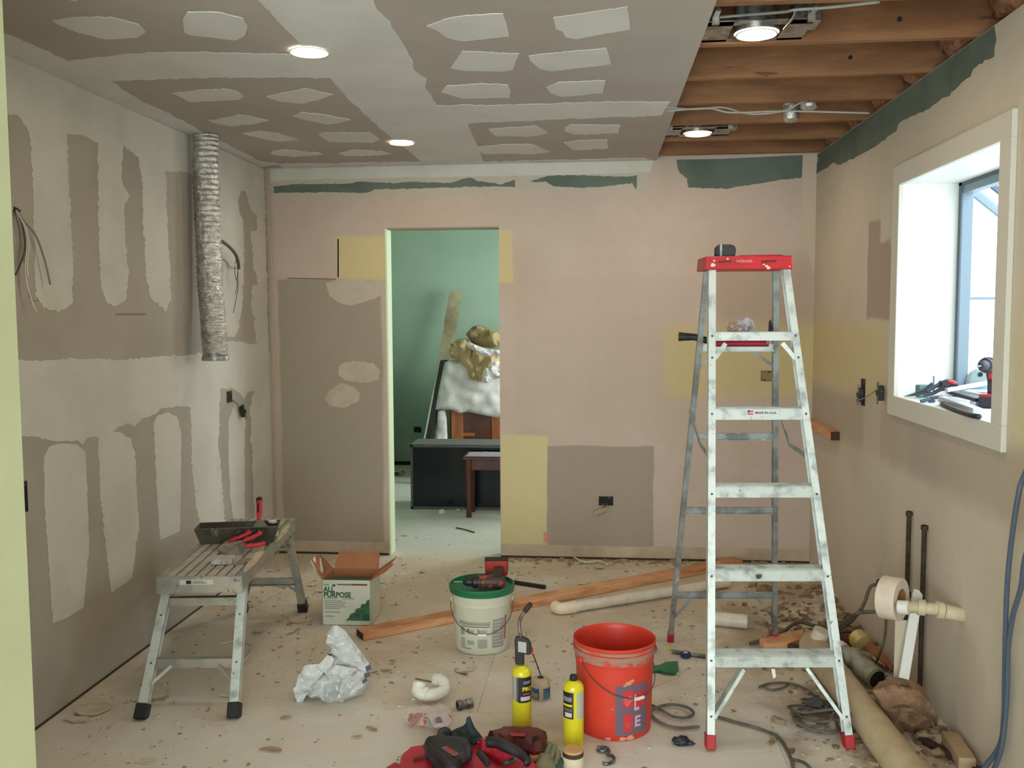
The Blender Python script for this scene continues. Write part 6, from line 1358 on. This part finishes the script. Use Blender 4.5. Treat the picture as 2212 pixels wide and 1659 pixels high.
# leaning framed sheet and board
a = V(951,778,8.32); b_ = V(916,960,8.2); b2 = b_+(b_-a)*(b_.z/(a.z-b_.z))
r = root('leaning_mirror', 'tall dark edged framed sheet leaning at a slant beside draped cabinet', 'mirror', b2)
wv_ = Vector((.055,0,0)); dv = Vector((.02,.05,0))
obj('frame', MB().prism([a, b2, b2+wv_, a+Vector((.04,0,0))], dv), mat('black_frame', (34,30,28), .5), r)
obj('frame_edge', MB().prism([a+Vector((-.012,-.004,0)), b2+Vector((-.014,-.004,0)), b2+Vector((.0,-.004,0)), a+Vector((0,-.004,0))], dv*.3), mat('silver_edge', (176,180,178), .5), r)
q = [V(971,628,8.95), V(999,627,8.95), V(986,700,8.9), V(972,778,8.85), V(948,778,8.85), V(958,705,8.9)]
bt = V(905,1000,8.6); 
o = small('leaning_board', MB().prism([V(971,628,9.05), V(999,627,9.05), V(930,1045,8.75), V(902,1045,8.75)], (.0,.02,0)), mat('tan_board', (166,158,126), .8, c2=(120,106,78), sc=2.2), 'long tan board leaning against the green hall wall', 'board')
b3 = dev_box(((0,-1,0),(1,0,0)), V(902,928,9.219), .075, .055, 'open outlet box low on the green hall wall', None, True)
p = F(860,1028); r = root('valve_piece', 'small brass valve lying on the hall floor by the green wall', 'pipe fitting', p)
obj('stem', MB().tube([Vector((p.x-.10,p.y,.02)), Vector((p.x+.03,p.y,.02))], .014, 10), RUST, r, smooth=40); obj('handle', MB().tube([Vector((p.x+.035,p.y-.03,.025)), Vector((p.x+.035,p.y+.03,.025))], .024, 12), mat('brass_dull', (140,124,90), .5, .5), r, smooth=40)
p = F(955,1112); small('paper_wad', MB().blob((p.x,p.y,.02), (.022,.02,.022), 3, .35, 2, floor=.001), CLOTH, 'small white paper wad on the hall floor in front of the cabinet', 'paper')
small('hall_wire', MB().tube(smooth_path([F(985,1140,.005), F(1005,1144,.005), F(1025,1150,.005)], 5), .005, 6), WIRED, 'short dark wire on hall floor just inside the doorway', 'wire')

# ------------------------------------------------------------------ tools on the window sill
zs = WZ0+.0005
def s_(u, v, z=0): return F(u, v, zs+z)
NAVY = mat('tool_navy_black', (40,38,52), .5, c2=(56,46,58), sc=14); SLATE = mat('slate_tool', (70,78,92), .5)
sc_ = .92; M = Matrix.Rotation(math.radians(52), 3, 'Z'); ct = s_(2142,880)
dc = ct-(M @ Vector((.045,0,0)))*sc_; dc.z = zs+.176*sc_
drill('cordless_drill', 'dark cordless drill standing on the window sill, red topped battery', dc, M, sc_, NAVY, NAVY, NAVY, top=mat('battery_red', (176,48,44), .5))
LVL = mat('level_silver', (206,214,222), .3, .5)
def vb(nm, p0, p1, w_, h_, m_, lab, cat, bev=.002): return small(nm, MB().bar(p0, p1, w_, h_), m_, lab, cat, bev=bev)
vb('level', V(2036,862,3.70), V(2112,889,3.42), .034, .024, LVL, 'bright silver level lying nearest the sill front edge', 'level')
small('curved_grip', MB().tube(smooth_path([s_(2036,872,.009), s_(2062,884,.009), s_(2094,896,.009), s_(2116,900,.009)], 5), .009, 12), NAVY, 'dark blue black grip running along the front of the sill', 'tool handle', smooth=True)
vb('pry_bar', V(2052,846,3.92), V(2114,864,3.66), .030, .014, NAVY, 'dark flat pry bar behind the bright silver level', 'pry bar')
vb('file_blade', V(2070,842,3.97), V(2122,853,3.78), .022, .008, mat('pale_green_steel', (168,182,176), .4), 'pale grey green file beside the dark pry bar', 'file')
vb('chrome_bar', V(2044,843,3.86), V(2140,826,4.02), .014, .018, LVL, 'chrome rod crossing above the dark pry bar', 'rod')
vb('steel_strip', V(2086,836,4.04), V(2140,840,3.98), .022, .010, mat('pale_blue_steel', (150,188,206), .4), 'pale blue steel strip at the sill back by the drill', 'strip')
r = root('utility_knife', 'red and navy utility knife lying on top of the sill pile', 'knife', V(2052,834,3.90))
obj('body', MB().pillow([(2026,838),(2032,824),(2044,819),(2058,820),(2072,828),(2070,834),(2056,834),(2044,840)], lambda u, v: V(u, v, 3.90), (0,-1,0), .014, 4, 2, .1, .3), NAVY, r, smooth=40)
obj('red_inlay', MB().pillow([(2044,821),(2058,821),(2070,828),(2064,832),(2050,829)], lambda u, v: V(u, v, 3.888), (0,-1,0), .006, 3, 2, .1, .3), RED, r, smooth=40)
r = root('snips', 'dark snips with long pointed blades at the far left of sill', 'snips', V(1990,850,3.95))
obj('blade', MB().prism([V(1953,857,4.02), V(1976,849,4.0), V(1996,840,3.97), V(2014,826,3.95), V(2018,836,3.95), V(2004,848,3.96), V(1984,855,4.0)], (0,.012,0)), SLATE, r, bev=.001)
for q in ([(2002,846),(2014,838),(2026,832),(2034,824)], [(1996,852),(2014,850),(2030,842),(2040,840)]): obj('handle', MB().tube(smooth_path([V(u, v, 3.93) for u, v in q], 5), .008, 10), SLATE, r, smooth=True)
r = root('pliers', 'blue handled pliers lying open near the sill front edge', 'pliers', s_(1998,866))
for q, m_ in (([(2012,862),(2000,864),(1989,868)], BLUEC), ([(2018,864),(2013,868),(2007,870)], BLUEC), ([(2010,860),(2026,858),(2036,858)], SLATE)): obj('handle' if m_ is BLUEC else 'jaw', MB().tube(smooth_path([V(u, v, 3.80) for u, v in q], 5), .0075, 10), m_, r, smooth=True)
bc = V(1993,850,4.04); bc.z = zs+.027
small('spacer_block', MB().box(bc, (.05,.035,.052), .15), mat('grey_green_block', (96,122,120), .7), 'grey green block at the back left of the sill', 'block', bev=.004)
small('blue_pen', MB().tube([V(2017,846,3.96), V(2017,812,3.97)], .0035, 8), mat('pen_teal', (70,136,150), .5), 'thin teal pen sticking up from the pile of sill tools', 'pen')
r = root('grey_plate', 'pale grey rounded plate with dark hole propped at the sill back', 'plate', V(2112,830,4.07))
obj('plate', MB().pillow([(2084,842),(2086,818),(2094,804),(2106,798),(2140,794),(2144,842)], lambda u, v: V(u, v, 4.075), (0,-1,.1), .010, 5, 3, .1, .25), mat('pale_grey_plate', (134,150,150), .5), r, smooth=40)
obj('plate_hole', MB().lathe([(.001,0),(.010,0)], V(2118,809,4.062), 16, Matrix.Rotation(math.radians(90),3,'X'), cap=False), DARKHOLE, r)
small('tan_rule', MB().prism([s_(2028,874,.001), s_(2036,870,.001), s_(2100,896,.001), s_(2090,898,.001)], (0,0,.003)), mat('wooden_rule', (196,170,130), .7), 'thin tan rule lying at the front edge of the sill', 'rule')
small('bright_tin', MB().lathe([(.001,.0),(.018,0),(.018,.016),(.001,.016)], s_(2106,876,.001), 20, cap=False), LVL, 'round shiny tin beside the drill battery on the sill', 'tin', smooth=30)
